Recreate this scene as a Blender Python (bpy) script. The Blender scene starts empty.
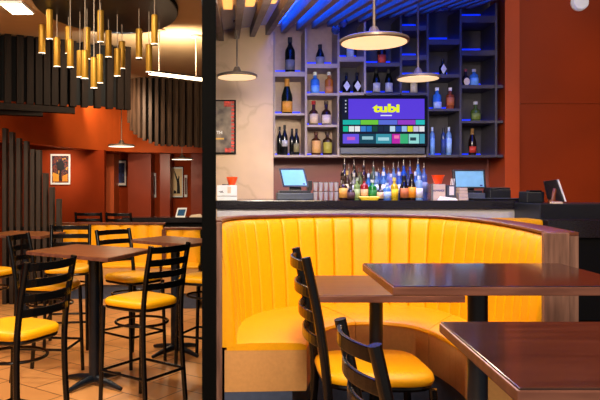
import bpy, bmesh, math, random
from mathutils import Vector, Matrix
random.seed(7)
SC = bpy.context.scene
COL = SC.collection
PI = math.pi
# ---------------------------------------------------------------- camera
F, CX, HY, CH = 650.0, 232.0, 185.0, 1.22
cam_d = bpy.data.cameras.new('camera'); cam = bpy.data.objects.new('camera', cam_d); COL.objects.link(cam)
cam.location = (0, 0, CH); cam.rotation_euler = (PI/2, 0, 0)
cam_d.sensor_width = 36; cam_d.lens = 36*F/600
cam_d.shift_x = (300-CX)/600; cam_d.shift_y = -(200-HY)/600
cam_d.clip_start = .05
SC.camera = cam
def at(px, py, Y):
    return Vector(((px-CX)/F*Y, Y, CH+(HY-py)/F*Y))
def ax(px, Y): return (px-CX)/F*Y
def az(py, Y): return CH+(HY-py)/F*Y
# ---------------------------------------------------------------- materials
def srgb(r, g, b):
    return tuple(((c/255)/12.92 if c/255 <= .04045 else ((c/255+.055)/1.055)**2.4) for c in (r, g, b)) + (1,)
def mat(name, rgb, rough=.5, metal=0, emit=0, var=.12, scale=30, bump=0, coat=0, trans=0, ior=1.45, ergb=None, spec=.5):
    m = bpy.data.materials.new(name); m.use_nodes = True
    nt = m.node_tree; b = nt.nodes['Principled BSDF']
    c = srgb(*rgb)
    b.inputs['Roughness'].default_value = rough; b.inputs['Metallic'].default_value = metal
    b.inputs['Specular IOR Level'].default_value = spec
    b.inputs['IOR'].default_value = ior
    b.inputs['Coat Weight'].default_value = coat; b.inputs['Coat Roughness'].default_value = .08
    b.inputs['Transmission Weight'].default_value = trans
    tc = nt.nodes.new('ShaderNodeTexCoord'); n = nt.nodes.new('ShaderNodeTexNoise')
    n.inputs['Scale'].default_value = scale; n.inputs['Detail'].default_value = 3
    nt.links.new(tc.outputs['Object'], n.inputs['Vector'])
    r = nt.nodes.new('ShaderNodeValToRGB')
    r.color_ramp.elements[0].position = .3; r.color_ramp.elements[1].position = .7
    r.color_ramp.elements[0].color = tuple(x*(1-var) for x in c[:3])+(1,)
    r.color_ramp.elements[1].color = tuple(min(1, x*(1+var)) for x in c[:3])+(1,)
    nt.links.new(n.outputs['Fac'], r.inputs['Fac']); nt.links.new(r.outputs['Color'], b.inputs['Base Color'])
    if bump:
        bp = nt.nodes.new('ShaderNodeBump'); bp.inputs['Strength'].default_value = bump; bp.inputs['Distance'].default_value = .002
        nt.links.new(n.outputs['Fac'], bp.inputs['Height']); nt.links.new(bp.outputs['Normal'], b.inputs['Normal'])
    if emit:
        b.inputs['Emission Color'].default_value = srgb(*(ergb or rgb)); b.inputs['Emission Strength'].default_value = emit
    return m
def wood(name, a, b_, rough=.35, stretch=(1, 12, 12), coat=0, scale=3):
    m = mat(name, a, rough, coat=coat)
    nt = m.node_tree; b = nt.nodes['Principled BSDF']
    tc = nt.nodes.new('ShaderNodeTexCoord'); mp = nt.nodes.new('ShaderNodeMapping'); mp.inputs['Scale'].default_value = stretch
    n = nt.nodes.new('ShaderNodeTexNoise'); n.inputs['Scale'].default_value = scale; n.inputs['Detail'].default_value = 6
    r = nt.nodes.new('ShaderNodeValToRGB'); r.color_ramp.elements[0].position = .35; r.color_ramp.elements[1].position = .68
    r.color_ramp.elements[0].color = srgb(*a); r.color_ramp.elements[1].color = srgb(*b_)
    nt.links.new(tc.outputs['Object'], mp.inputs['Vector']); nt.links.new(mp.outputs['Vector'], n.inputs['Vector'])
    nt.links.new(n.outputs['Fac'], r.inputs['Fac']); nt.links.new(r.outputs['Color'], b.inputs['Base Color'])
    return m
M = {}
M['yellow'] = mat('yellow_vinyl', (240, 166, 2), .42, var=.04, scale=60, bump=.08)
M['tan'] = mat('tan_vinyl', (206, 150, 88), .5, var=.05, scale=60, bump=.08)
M['rim'] = wood('rim_wood', (84, 40, 22), (112, 58, 32), .38, (3, 3, 12), coat=.0)
M['endwood'] = wood('grey_brown_wood', (96, 66, 54), (140, 100, 84), .5, (14, 14, 1.2))
M['plinth'] = mat('slate_plinth', (70, 80, 104), .45)
M['tabletop'] = wood('table_walnut', (42, 22, 17), (60, 32, 24), .15, (2, 14, 14), coat=.25)
M['tableedge'] = wood('table_edge_wood', (92, 54, 42), (122, 76, 60), .3, (2, 14, 14))
M['tableleft'] = wood('table_brown', (104, 58, 28), (136, 80, 42), .34, (2, 14, 14), coat=0)
M['tableleft'].node_tree.nodes['Principled BSDF'].inputs['Specular IOR Level'].default_value = .3
M['boothtop'] = wood('booth_table_brown', (78, 50, 18), (100, 66, 26), .32, (2, 14, 14), coat=0)
M['boothtop'].node_tree.nodes['Principled BSDF'].inputs['Specular IOR Level'].default_value = .25
M['black'] = mat('black_metal', (12, 12, 14), .24, .1, var=.1, spec=.5)
M['column'] = mat('black_column', (22, 30, 42), .35, .3, spec=.6)
M['blackmat'] = mat('black_matte', (8, 8, 9), .8, spec=.2)
M['darkplastic'] = mat('dark_plastic', (22, 24, 28), .4)
M['greyplastic'] = mat('grey_plastic', (70, 76, 84), .4)
M['granite'] = mat('dark_granite', (34, 31, 34), .12, var=.75, scale=140)
M['barfront'] = mat('pale_bar_front', (196, 192, 196), .45, var=.04)
M['shelfgrey'] = mat('shelf_grey', (160, 142, 126), .5, var=.06)
M['shelfback_lit'] = mat('shelf_back_lit', (186, 158, 132), .5, var=.06)  # back of the front-lit bays, their light put into the colour
M['shelfshaded'] = mat('shelf_grey_shaded', (66, 62, 68), .5, var=.08)  # same shelving away from that light, shade put into the colour
M['mauve'] = mat('mauve_backsplash', (142, 78, 70), .35, var=.06, scale=6)
M['redpanel'] = mat('red_laminate', (138, 48, 12), .35, var=.08, scale=2, spec=.4)
M['redlit'] = mat('red_laminate_lit', (182, 72, 28), .35, var=.05, scale=2)  # brighter copy of the red laminate, light on the strip painted in
M['redwall'] = mat('dark_red_wall', (150, 54, 18), .8, var=.06, scale=4, spec=.15)
M['orange'] = mat('orange_soffit', (208, 92, 36), .5, var=.05, scale=3)
M['plaster'] = mat('ceiling_plaster', (188, 164, 134), .8, var=.04, scale=4)
M['slat'] = wood('dark_slat_wood', (96, 84, 78), (120, 106, 98), .55, (10, 1, 10))
M['slatv'] = wood('brown_slat_wood', (74, 55, 43), (102, 78, 60), .55, (14, 14, 1.2))
M['slatd'] = wood('dark_bulkhead_wood', (14, 8, 5), (24, 14, 9), .8, (14, 14, 1.2))
M['slatd'].node_tree.nodes['Principled BSDF'].inputs['Specular IOR Level'].default_value = .12
M['slats'] = wood('umber_slat_wood', (38, 27, 20), (54, 39, 30), .65, (14, 14, 1.2))
M['canopy'] = mat('navy_canopy', (30, 36, 48), .4)
M['brass'] = mat('brushed_brass', (206, 156, 56), .42, .45, var=.06, scale=50)
M['cord'] = mat('pale_cord', (190, 170, 150), .6)
M['bronze'] = mat('grey_bronze_shade', (112, 96, 84), .4, .4)
M['lens'] = mat('warm_lens', (255, 226, 180), .5, emit=.95, var=0, ergb=(255, 218, 168))
M['lens2'] = mat('tube_lens', (255, 240, 220), .5, emit=2.5, var=0, ergb=(255, 236, 205))
M['linear'] = mat('linear_lens', (255, 240, 210), .5, emit=9, var=0, ergb=(255, 226, 180))
M['ledblue'] = mat('blue_led', (10, 60, 255), .5, emit=12, var=0, ergb=(0, 78, 255))
M['ledshelf'] = mat('blue_shelf_led', (10, 60, 255), .5, emit=1.3, var=0, ergb=(4, 40, 235))
M['ledwarm'] = mat('amber_led', (255, 190, 110), .5, emit=1.5, var=0, ergb=(255, 176, 90))
M['steel'] = mat('pourer_steel', (120, 112, 108), .25, .8)
M['silver'] = mat('chrome', (190, 190, 195), .2, .9)
M['white'] = mat('white_paint', (232, 230, 228), .5, var=.03)
M['redbowl'] = mat('orange_red_plastic', (244, 74, 14), .35, var=.05, emit=.15)  # bowl plastic glows faintly by itself, brightness put into the material
M['screenblue'] = mat('pos_screen', (96, 150, 180), .3, emit=.26, var=.12, scale=14, ergb=(128, 190, 220))
M['paper'] = mat('paper_white', (236, 228, 214), .7, var=.03)
M['kraft'] = mat('cream_card', (214, 190, 166), .6, var=.05)
M['navyink'] = mat('navy_ink', (52, 60, 120), .6, var=.05)
M['partition'] = mat('black_partition_paint', (5, 5, 5), .9, var=.1, spec=.1)
M['glassware'] = mat('clear_glass', (214, 204, 204), .08, var=.02, trans=.35)
M['globe'] = mat('smoked_globe', (60, 80, 140), .08, var=.05, trans=.4)
M['discw'] = mat('speaker_white', (214, 216, 232), .5, var=.03, emit=.25)  # disc given a slight glow of its own, though no lamp
# marble
def marble():
    m = mat('cream_marble', (214, 190, 160), .55, var=.05, scale=2)
    nt = m.node_tree; b = nt.nodes['Principled BSDF']
    tc = nt.nodes.new('ShaderNodeTexCoord')
    n = nt.nodes.new('ShaderNodeTexNoise'); n.inputs['Scale'].default_value = 2.2; n.inputs['Detail'].default_value = 5
    mx = nt.nodes.new('ShaderNodeVectorMath'); mx.operation = 'MULTIPLY_ADD'; mx.inputs[1].default_value = (.5, .5, .5)
    nt.links.new(tc.outputs['Object'], n.inputs['Vector'])
    nt.links.new(n.outputs['Color'], mx.inputs[0]); nt.links.new(tc.outputs['Object'], mx.inputs[2])
    v = nt.nodes.new('ShaderNodeTexVoronoi'); v.feature = 'DISTANCE_TO_EDGE'; v.inputs['Scale'].default_value = 1.3
    nt.links.new(mx.outputs[0], v.inputs['Vector'])
    r = nt.nodes.new('ShaderNodeValToRGB')
    r.color_ramp.elements[0].position = 0; r.color_ramp.elements[1].position = .03
    r.color_ramp.elements[0].color = srgb(202, 170, 134); r.color_ramp.elements[1].color = srgb(214, 182, 146)
    nt.links.new(v.outputs['Distance'], r.inputs['Fac'])
    n2 = nt.nodes.new('ShaderNodeTexNoise'); n2.inputs['Scale'].default_value = 3
    nt.links.new(tc.outputs['Object'], n2.inputs['Vector'])
    mr = nt.nodes.new('ShaderNodeMapRange'); mr.inputs[1].default_value = .3; mr.inputs[2].default_value = .7; mr.inputs[3].default_value = .86; mr.inputs[4].default_value = 1.06
    nt.links.new(n2.outputs['Fac'], mr.inputs[0])
    mu = nt.nodes.new('ShaderNodeMixRGB'); mu.blend_type = 'MULTIPLY'; mu.inputs[0].default_value = 1
    nt.links.new(r.outputs['Color'], mu.inputs[1]); nt.links.new(mr.outputs[0], mu.inputs[2])
    nt.links.new(mu.outputs[0], b.inputs['Base Color'])
    return m
M['marble'] = marble()
def tiles():
    m = mat('terracotta_plank_tile', (196, 128, 66), .3, var=.1, scale=3)
    nt = m.node_tree; b = nt.nodes['Principled BSDF']
    tc = nt.nodes.new('ShaderNodeTexCoord'); mp = nt.nodes.new('ShaderNodeMapping'); mp.inputs['Rotation'].default_value = (0, 0, .62)
    br = nt.nodes.new('ShaderNodeTexBrick'); br.inputs['Scale'].default_value = 1
    br.inputs['Brick Width'].default_value = .6; br.inputs['Row Height'].default_value = .3; br.inputs['Mortar Size'].default_value = .006
    br.inputs['Color1'].default_value = srgb(226, 160, 96); br.inputs['Color2'].default_value = srgb(206, 138, 78); br.inputs['Mortar'].default_value = srgb(120, 74, 36)
    nt.links.new(tc.outputs['Object'], mp.inputs['Vector']); nt.links.new(mp.outputs['Vector'], br.inputs['Vector'])
    nt.links.new(br.outputs['Color'], b.inputs['Base Color'])
    return m
M['tiles'] = tiles()
M['carpet'] = mat('patterned_carpet', (70, 36, 22), .95, var=.9, scale=26, spec=.1)
# ---------------------------------------------------------------- mesh builder
class MB:
    def __init__(s): s.v = []; s.f = []; s.sm = []
    def add(s, vs, fs, smooth=False):
        k = len(s.v); s.v += [tuple(v) for v in vs]; s.f += [tuple(i+k for i in f) for f in fs]; s.sm += [smooth]*len(fs); return s
    def hexa(s, p):    # 8 points: bottom 4 ccw, top 4 ccw
        return s.add(p, [(3,2,1,0),(4,5,6,7),(0,1,5,4),(1,2,6,5),(2,3,7,6),(3,0,4,7)])
    def box(s, x0, x1, y0, y1, z0, z1):
        return s.hexa([(x0,y0,z0),(x1,y0,z0),(x1,y1,z0),(x0,y1,z0),(x0,y0,z1),(x1,y0,z1),(x1,y1,z1),(x0,y1,z1)])
    def prism(s, poly, z0, z1):
        n = len(poly)
        return s.add([(x,y,z0) for x,y in poly]+[(x,y,z1) for x,y in poly],
            [tuple(range(n-1,-1,-1)), tuple(range(n,2*n))]+[(i,(i+1)%n,n+(i+1)%n,n+i) for i in range(n)])
    def bar(s, a, b, w, h, up=(0,0,1)):
        a, b = Vector(a), Vector(b); d = (b-a).normalized(); u = Vector(up)
        if abs(d.dot(u)) > .98: u = Vector((0,1,0))
        r = d.cross(u).normalized(); u = r.cross(d).normalized(); r = r*w/2; u = u*h/2
        return s.hexa([a-r-u, a+r-u, b+r-u, b-r-u, a-r+u, a+r+u, b+r+u, b-r+u])
    def tube(s, pts, r, n=10, cap=True, closed=False):
        pts = [Vector(p) for p in pts]; m = len(pts); rings = []; prev = None
        for i, p in enumerate(pts):
            a = pts[i-1] if (i > 0 or closed) else p; b = pts[(i+1) % m] if (i < m-1 or closed) else p
            d = (b-a).normalized()
            if prev is None:
                u = Vector((0,0,1)) if abs(d.z) < .9 else Vector((1,0,0)); r1 = d.cross(u).normalized()
            else: r1 = (prev - d*prev.dot(d)).normalized()
            prev = r1; r2 = d.cross(r1)
            rr = r[i] if isinstance(r, (list, tuple)) else r
            rings += [p+(r1*math.cos(2*PI*k/n)+r2*math.sin(2*PI*k/n))*rr for k in range(n)]
        fs = []
        for i in range(m if closed else m-1):
            j = (i+1) % m
            fs += [(i*n+k, i*n+(k+1)%n, j*n+(k+1)%n, j*n+k) for k in range(n)]
        if cap and not closed: fs += [tuple(range(n-1,-1,-1)), tuple(range((m-1)*n, m*n))]
        return s.add(rings, fs, True)
    def ribbon(s, pts, w, h, up=(0,0,1)):     # swept rectangle: h along up, w across
        pts = [Vector(p) for p in pts]; m = len(pts); vs = []
        U = Vector(up)
        for i, p in enumerate(pts):
            d = (pts[min(i+1,m-1)]-pts[max(i-1,0)]).normalized(); r = d.cross(U).normalized()*w/2; u = U*h/2
            vs += [p-r-u, p+r-u, p+r+u, p-r+u]
        fs = [(0,1,2,3)[::-1], tuple((m-1)*4+k for k in range(4))]
        for i in range(m-1):
            fs += [(i*4+k, i*4+(k+1)%4, (i+1)*4+(k+1)%4, (i+1)*4+k) for k in range(4)]
        return s.add(vs, fs)
    def lathe(s, prof, c=(0,0,0), n=20, sx=1, sy=1, smooth=True):
        vs = []; m = len(prof)
        for r, z in prof:
            vs += [(c[0]+r*sx*math.cos(2*PI*k/n), c[1]+r*sy*math.sin(2*PI*k/n), c[2]+z) for k in range(n)]
        fs = []
        for i in range(m-1):
            fs += [(i*n+k, i*n+(k+1)%n, (i+1)*n+(k+1)%n, (i+1)*n+k) for k in range(n)]
        fs += [tuple(range(n-1,-1,-1)), tuple(range((m-1)*n, m*n))]
        return s.add(vs, fs, smooth)
    def build(s, name, m, parent=None, local=True, bevel=0, bseg=2):
        me = bpy.data.meshes.new(name)
        vs = s.v
        if parent is not None and not local:
            off = Vector((0,0,0)); p = parent
            while p is not None: off += p.location; p = p.parent
            vs = [tuple(Vector(v)-off) for v in vs]
        me.from_pydata(vs, [], s.f); me.materials.append(m if not isinstance(m, str) else M[m])
        me.polygons.foreach_set('use_smooth', s.sm)
        bm = bmesh.new(); bm.from_mesh(me)
        bmesh.ops.recalc_face_normals(bm, faces=bm.faces)
        if bevel:
            es = [e for e in bm.edges if len(e.link_faces) == 2 and e.calc_face_angle(0) > .6]
            bmesh.ops.bevel(bm, geom=es, offset=bevel, segments=bseg, affect='EDGES', profile=.6, clamp_overlap=True)
        for e in bm.edges:
            if len(e.link_faces) == 2 and e.calc_face_angle(0) > .7: e.smooth = False
        bm.to_mesh(me); bm.free()
        o = bpy.data.objects.new(name, me); COL.objects.link(o)
        if parent is not None: o.parent = parent
        return o
def tag(o, label=None, cat=None, group=None, kind=None):
    if label: o['label'] = label
    if cat: o['category'] = cat
    if group: o['group'] = group
    if kind: o['kind'] = kind
    return o
def thing(name, label, cat, loc=(0,0,0), rz=0, group=None):
    o = bpy.data.objects.new(name, None); COL.objects.link(o); o.empty_display_size = .05
    o.location = loc; o.rotation_euler = (0, 0, rz)
    return tag(o, label, cat, group)
def dup(root, loc, rz=0, label=None, group=None):
    r = root.copy(); COL.objects.link(r); r.location = loc; r.rotation_euler = (0, 0, rz)
    if label: r['label'] = label
    if group: r['group'] = group
    for ch in list(root.children):
        c = ch.copy(); COL.objects.link(c); c.parent = r
        for g in list(ch.children):
            d = g.copy(); COL.objects.link(d); d.parent = c
    return r
def struct(name, mb, m, **k):
    return tag(mb.build(name, m, **k), kind='structure')
def text_mesh(txt, size, name, m, parent, loc, bold=0, align='CENTER', sx=1):
    cu = bpy.data.curves.new('lettering', 'FONT'); cu.body = txt; cu.size = size; cu.align_x = align; cu.align_y = 'CENTER'
    cu.offset = bold; cu.extrude = .0004
    t = bpy.data.objects.new('lettering', cu); COL.objects.link(t)
    dg = bpy.context.evaluated_depsgraph_get()
    me = bpy.data.meshes.new_from_object(t.evaluated_get(dg)); bpy.data.objects.remove(t)
    me.transform(Matrix.Translation(Vector(loc)) @ Matrix.Rotation(PI/2, 4, 'X') @ Matrix.Diagonal((sx, 1, 1, 1)))
    me.materials.clear(); me.materials.append(M[m] if isinstance(m, str) else m)
    o = bpy.data.objects.new(name, me); COL.objects.link(o); o.parent = parent
    return o
def catmull(P, n):
    P = [Vector(p) for p in P]; out = []; k = len(P)-1
    for i in range(n+1):
        t = i/n*k; j = min(int(t), k-1); u = t-j
        a, b, c, d = P[max(j-1,0)], P[j], P[j+1], P[min(j+2,k)]
        out.append(.5*((2*b)+(c-a)*u+(2*a-5*b+4*c-d)*u*u+(3*b-a-3*c+d)*u**3))
    return out
# ================================================================ SETTING
LX = lambda Y: -.0354*Y          # line along which the partition runs
FL = -.25                        # floor level of the left room
struct('floor', MB().prism([(LX(.2),.2),(4.6,.2),(4.6,6.9),(LX(6.9),6.9)], -.4, 0), 'carpet')
struct('floor.001', MB().prism([(-7,.2),(LX(.2),.2),(LX(13.2),13.2),(-7,13.2)], -.45, FL), 'tiles')
hw = .0322
struct('wall_partition', MB().prism([(LX(3)-hw,3.0),(LX(3)+hw,3.0),(LX(13.2)+hw,13.2),(LX(13.2)-hw,13.2)], -.4, 3.3), 'partition')
struct('ceiling', MB().prism([(LX(.2),.2),(4.6,.2),(4.6,3.1),(LX(3.1),3.1)], 3.15, 3.25), 'plaster')
struct('ceiling.001', MB().prism([(-7,.2),(LX(.2)-.1,.2),(LX(13.2)-.04,13.2),(-7,13.2)], 2.95, 3.02), 'plaster')
# right room back wall and red pillar wall
struct('wall_back', MB().box(LX(6.65)+hw+.02, 4.6, 6.65, 6.75, 0, 3.5), 'mauve')
YM = 6.25
struct('wall_marble', MB().box(LX(YM)+hw+.015, ax(273.5,YM), YM, 6.64, 0, 2.95), 'marble')
YR = 6.31
struct('wall_red', MB().box(ax(519.5,YR), 4.6, YR, 6.64, az(104,YR)+.004, 3.4)
       .box(ax(519.5,YR), 4.6, YR, 6.64, 0, az(104,YR)-.004).box(ax(519.5,YR)+.02, 4.58, YR+.012, 6.63, .02, 3.3), 'redpanel')
struct('wall_pilaster', MB().box(ax(505,YR-.06), ax(519.5,YR-.06), YR-.06, 6.64, 0, 3.4), 'redlit')
struct('wall_right', MB().box(4.6, 4.7, .2, 6.75, 0, 3.4), 'redpanel')
# left room walls
struct('wall_red_recess', MB().box(-7, LX(13.1)-.1, 13.0, 13.15, FL, 2.95), 'redwall')
struct('wall_side', MB().box(-7.1, -7, .2, 13.2, FL, 2.95), 'redwall')
S0, S1, S2 = (ax(-60,8.2), 8.2), (ax(119,12.1), 12.1), (ax(206,12.3), 12.3)
def band(a, b, z0, z1, t=.12):
    d = Vector((b[0]-a[0], b[1]-a[1])).normalized(); nrm = Vector((-d.y, d.x))*t
    return MB().prism([a, b, (b[0]+nrm.x, b[1]+nrm.y), (a[0]+nrm.x, a[1]+nrm.y)], z0, z1)
sof = catmull([(S0[0],S0[1],0), (ax(24,9.3),9.3,0), (ax(70,10.6),10.6,0), (ax(119,11.8),11.8,0), (ax(165,12.3),12.3,0), (LX(12.4)-.06,12.4,0)], 40)
mb = MB()
poly = [(p.x,p.y) for p in sof]
back = [(p.x-.0, p.y+.5) for p in sof][::-1]
n = len(poly)
for i in range(n-1):
    a, b = poly[i], poly[i+1]
    mb.prism([a, b, (b[0]-.1, b[1]+.5), (a[0]-.1, a[1]+.5)], 1.83, 2.94)
struct('wall_soffit', mb, 'orange')
YW = 12.42
for (a, b) in ((103,114),(128,151),(160,170),(191,203)):
    struct('trim_pilaster', MB().box(ax(a,YW), min(ax(b,YW), LX(13)-.06), YW, 12.99, FL, 1.82), 'orange' if a in (103,) else 'redpanel')
# ================================================================ CHAIRS
def make_chair(name, label, seat_h, top_h, wid, dep, lean, tall, group=None, nslat=4):
    t = thing(name, label, 'bar stool' if tall else 'chair', group=group)
    w, d = wid/2, dep/2
    # seat pad
    out = []
    for k in range(40):
        a = 2*PI*k/40; c, s_ = math.cos(a), math.sin(a)
        e = 2/4.2
        x = w*abs(c)**e*(1 if c > 0 else -1); y = d*abs(s_)**e*(1 if s_ > 0 else -1)
        x *= 1+.06*(y/d)
        out.append((x, y))
    prof = [(.93,-.03),(1.0,-.022),(1.02,-.008),(1.0,.008),(.94,.018),(.8,.025),(.5,.029),(.15,.03)]
    vs = [(x*r, y*r, seat_h-.0+z-.03+.03*0) for r, z in prof for x, y in out]
    fs = []
    for i in range(len(prof)-1): fs += [(i*40+k, i*40+(k+1)%40, (i+1)*40+(k+1)%40, (i+1)*40+k) for k in range(40)]
    fs += [tuple(range(39,-1,-1)), tuple(range((len(prof)-1)*40, len(prof)*40))]
    MB().add(vs, fs, True).build('seat', 'yellow', t)
    zf = seat_h-.065
    fr = MB()
    ring = [(x*.93, y*.93, zf) for x, y in out]
    fr.tube(ring, .013, 8, closed=True); fr.build('seat_frame', 'black', t)
    r = .0155 if tall else .018
    for sx in (-1, 1):
        MB().tube([(sx*(w*.98), d*.98, 0), (sx*(w*.93), d*.88, zf)], r*.95, 10).build('leg', 'black', t)
        pts = [(sx*w*.99, -d*1.12, 0), (sx*w*.95, -d*.97, zf*.6), (sx*w*.93, -d*.95, zf), (sx*w*.93, -d*.98-lean*.25, seat_h+(top_h-seat_h)*.35), (sx*w*.93, -d*.98-lean*.62, seat_h+(top_h-seat_h)*.7), (sx*w*.93, -d*.98-lean, top_h)]
        MB().tube(catmull(pts, 20), r*1.08, 10).build('leg', 'black', t)
    for k in range(nslat):
        f = (.26, .47, .69, .92)[k] if nslat == 4 else (k+.6)/nslat
        z = seat_h+(top_h-seat_h)*f; yb = -d*.98-lean*f
        pts = [(w*.93*(-1+2*i/12), yb-(.042)*(1-(-1+2*i/12)**2), z) for i in range(13)]
        MB().ribbon(pts, .014, .042).build('back_slat', 'black', t, bevel=.004)
    if tall:
        for z, nm in ((zf-.11, 'brace'),):
            pts = [(w*.9*math.cos(a), d*.86*math.sin(a), z) for a in [2*PI*i/32 for i in range(32)]]
            MB().tube(pts, .009, 8, closed=True).build(nm, 'black', t)
        zs = .25
    else: zs = .2
    for a, b in (((-w*.96, d*.95), (w*.96, d*.95)), ((-w*.96, -d*1.06), (w*.96, -d*1.06)), ((-w*.97, d*.95), (-w*.97, -d*1.05)), ((w*.97, d*.95), (w*.97, -d*1.05))):
        MB().tube([(a[0], a[1], zs), (b[0], b[1], zs)], .010, 8).build('stretcher', 'black', t)
    return t
# dining chairs at the booth (right room)
A = make_chair('dining_chair', 'black ladder-back dining chair with yellow seat tucked under the booth table', .47, .93, .44, .46, .08, False)
A.location = (.60, 2.80, 0); A.rotation_euler = (0, 0, -PI/2)
B = make_chair('dining_chair', 'black ladder-back dining chair closest to the camera, only its curved back showing', .42, .80, .36, .39, .07, False)
B.location = (.616, 1.9, 0); B.rotation_euler = (0, 0, -PI/2+.105)
# bar stools
S = make_chair('bar_stool', 'black ladder-back bar stool seen from behind, its whole body in view', .74, 1.09, .38, .40, .06, True)
def place(o, c, face, z=FL):
    o.location = (c[0], c[1], z); o.rotation_euler = (0, 0, math.atan2(face[1], face[0])-PI/2); return o
place(S, (-.60, 4.32), (-.8, .6))
def stool(c, face, label): return place(dup(S, (0,0,0), 0, label), c, face)
stool((-1.16, 3.46), (-.9, .436), 'black ladder-back bar stool cut off by the left picture edge, closest of the stools')
stool((-1.40, 5.0), (.95, -.1), 'bar stool whose yellow seat is tucked under the near end of the square high table')
stool((-1.50, 5.95), (.15, -1), 'bar stool facing us behind the front high table, back against the banquette end')
stool((-.83, 5.43), (.76, -.65), 'bar stool standing sideways between the two high tables')
stool((-.20, 5.35), (-.9, .4), 'bar stool mostly hidden by the black partition, only seat edge and legs visible')
stool((-2.0, 9.3), (0, 1), 'empty high chair back peeking over the yellow banquette under the pictures')
stool((-1.52, 9.22), (.2, 1), 'high chair back beside the dark rail end, below the blue picture')
stool((-2.15, 5.72), (.3, .9), 'bar stool at the far high table near the slatted screen')
# ================================================================ TABLES
def make_table(name, label, corners, z, top_m, edge_m, floor=0, colr=.032, thick=.028, colxy=None, turn=0):
    cx = sum(c[0] for c in corners)/4; cy = sum(c[1] for c in corners)/4
    t = thing(name, label, 'table', (cx, cy, floor))
    loc = [(c[0]-cx, c[1]-cy) for c in corners]
    e = MB().prism(loc, z-thick-floor, z-.003-floor).build('edge_band', edge_m, t, bevel=.003)
    MB().prism([(x*.992, y*.992) for x, y in loc], z-.008-floor, z-floor).build('tabletop', top_m, t, bevel=.002)
    dx, dy = (0, 0) if colxy is None else (colxy[0]-cx, colxy[1]-cy)
    MB().tube([(dx,dy,.03),(dx,dy,z-thick-floor-.006)], colr, 20).build('column', 'column', t)
    MB().lathe([(.09,0),(.09,.01),(.03,.014)], (dx,dy,z-thick-floor-.016), 16).build('mounting_plate', 'column', t)
    d1 = Vector((loc[1][0]-loc[0][0], loc[1][1]-loc[0][1])).normalized(); d1 = Vector((d1.x*math.cos(turn)-d1.y*math.sin(turn), d1.x*math.sin(turn)+d1.y*math.cos(turn))); d2 = Vector((-d1.y, d1.x))
    for d in (d1, -d1, d2, -d2):
        L = .27
        pts = [Vector((dx,dy,.05))+Vector((d.x,d.y,0))*.02, Vector((dx,dy,.035))+Vector((d.x,d.y,0))*L*.6, Vector((dx,dy,.014))+Vector((d.x,d.y,0))*L]
        MB().tube(pts, [.03,.022,.014], 10).build('foot', 'column', t)
    return t
make_table('booth_table', 'brown rectangular table standing inside the curved yellow booth', [(.36,2.77),(.995,2.77),(.995,3.38),(.36,3.38)], .75, 'boothtop', 'tableedge', colxy=(.685,3.09), thick=.032)
make_table('high_table', 'dark glossy high table reflecting blue light, in front of the booth', [(.446,1.80),(1.15,1.80),(1.175,2.33),(.467,2.33)], .94, 'tabletop', 'tableedge', thick=.027, colxy=(.805,2.13), turn=PI/4)
make_table('high_table', 'dark glossy high table corner nearest to the camera at the bottom of the view', [(.393,.895),(1.11,.895),(1.135,1.335),(.425,1.335)], .94, 'tabletop', 'tableedge', thick=.022)
make_table('high_table', 'square brown high table on a cross base in the middle of the tiled room', [(-1.50,4.73),(-.815,4.27),(-.60,4.88),(-1.27,5.30)], .74, 'tableleft', 'tableedge', FL, .04, colxy=(-1.015,4.79))
make_table('high_table', 'brown high table beside the partition with a stool before its cross base', [(-.92,5.73),(-.36,5.25),(-.08,5.69),(-.63,6.16)], .74, 'tableleft', 'tableedge', FL, .04)
make_table('high_table', 'far brown high table by the stepped slat screen', [(-2.42,6.3),(-1.80,6.12),(-1.70,6.65),(-2.32,6.85)], .74, 'tableleft', 'tableedge', FL, .04)
# ================================================================ CURVED BOOTH
RIM = [(-.055,3.06),(-.042,3.4),(.02,3.71),(.17,3.95),(.43,4.13),(.76,4.19),(1.067,4.13),(1.29,3.97),(1.375,3.61),(1.36,3.1),(1.285,2.60)]
FRT = [(.355,3.08),(.40,3.25),(.47,3.40),(.55,3.51),(.65,3.58),(.78,3.60),(.90,3.56),(.99,3.47),(1.05,3.25),(1.06,2.95),(1.0,2.60)]
bo = thing('curved_booth', 'big curved yellow channel-backed booth with wood rim in front of the bar', 'booth', (.65, 3.5, 0))
NCH = 29; SUB = 12; NN = NCH*SUB
US = [0,.02,.05,.1,.18,.32,.5,.68,.82,.9,.95,.98]
BU = [0,.55,.8,.92,.97,1,1.02,1,.97,.92,.8,.55]
def resample(P, n):
    c = catmull([(x,y,0) for x,y in P], 400); L = [0]
    for i in range(400): L.append(L[-1]+(c[i+1]-c[i]).length)
    out = []; j = 0
    for i in range(n+1):
        t = L[-1]*(i if n != NN else (i//SUB + (US[i % SUB] if i < n else 0))*SUB)/n
        while j < 399 and L[j+1] < t: j += 1
        f = (t-L[j])/max(1e-9, L[j+1]-L[j]); out.append(c[j].lerp(c[j+1], f))
    return out
rim = resample(RIM, NN)
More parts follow.
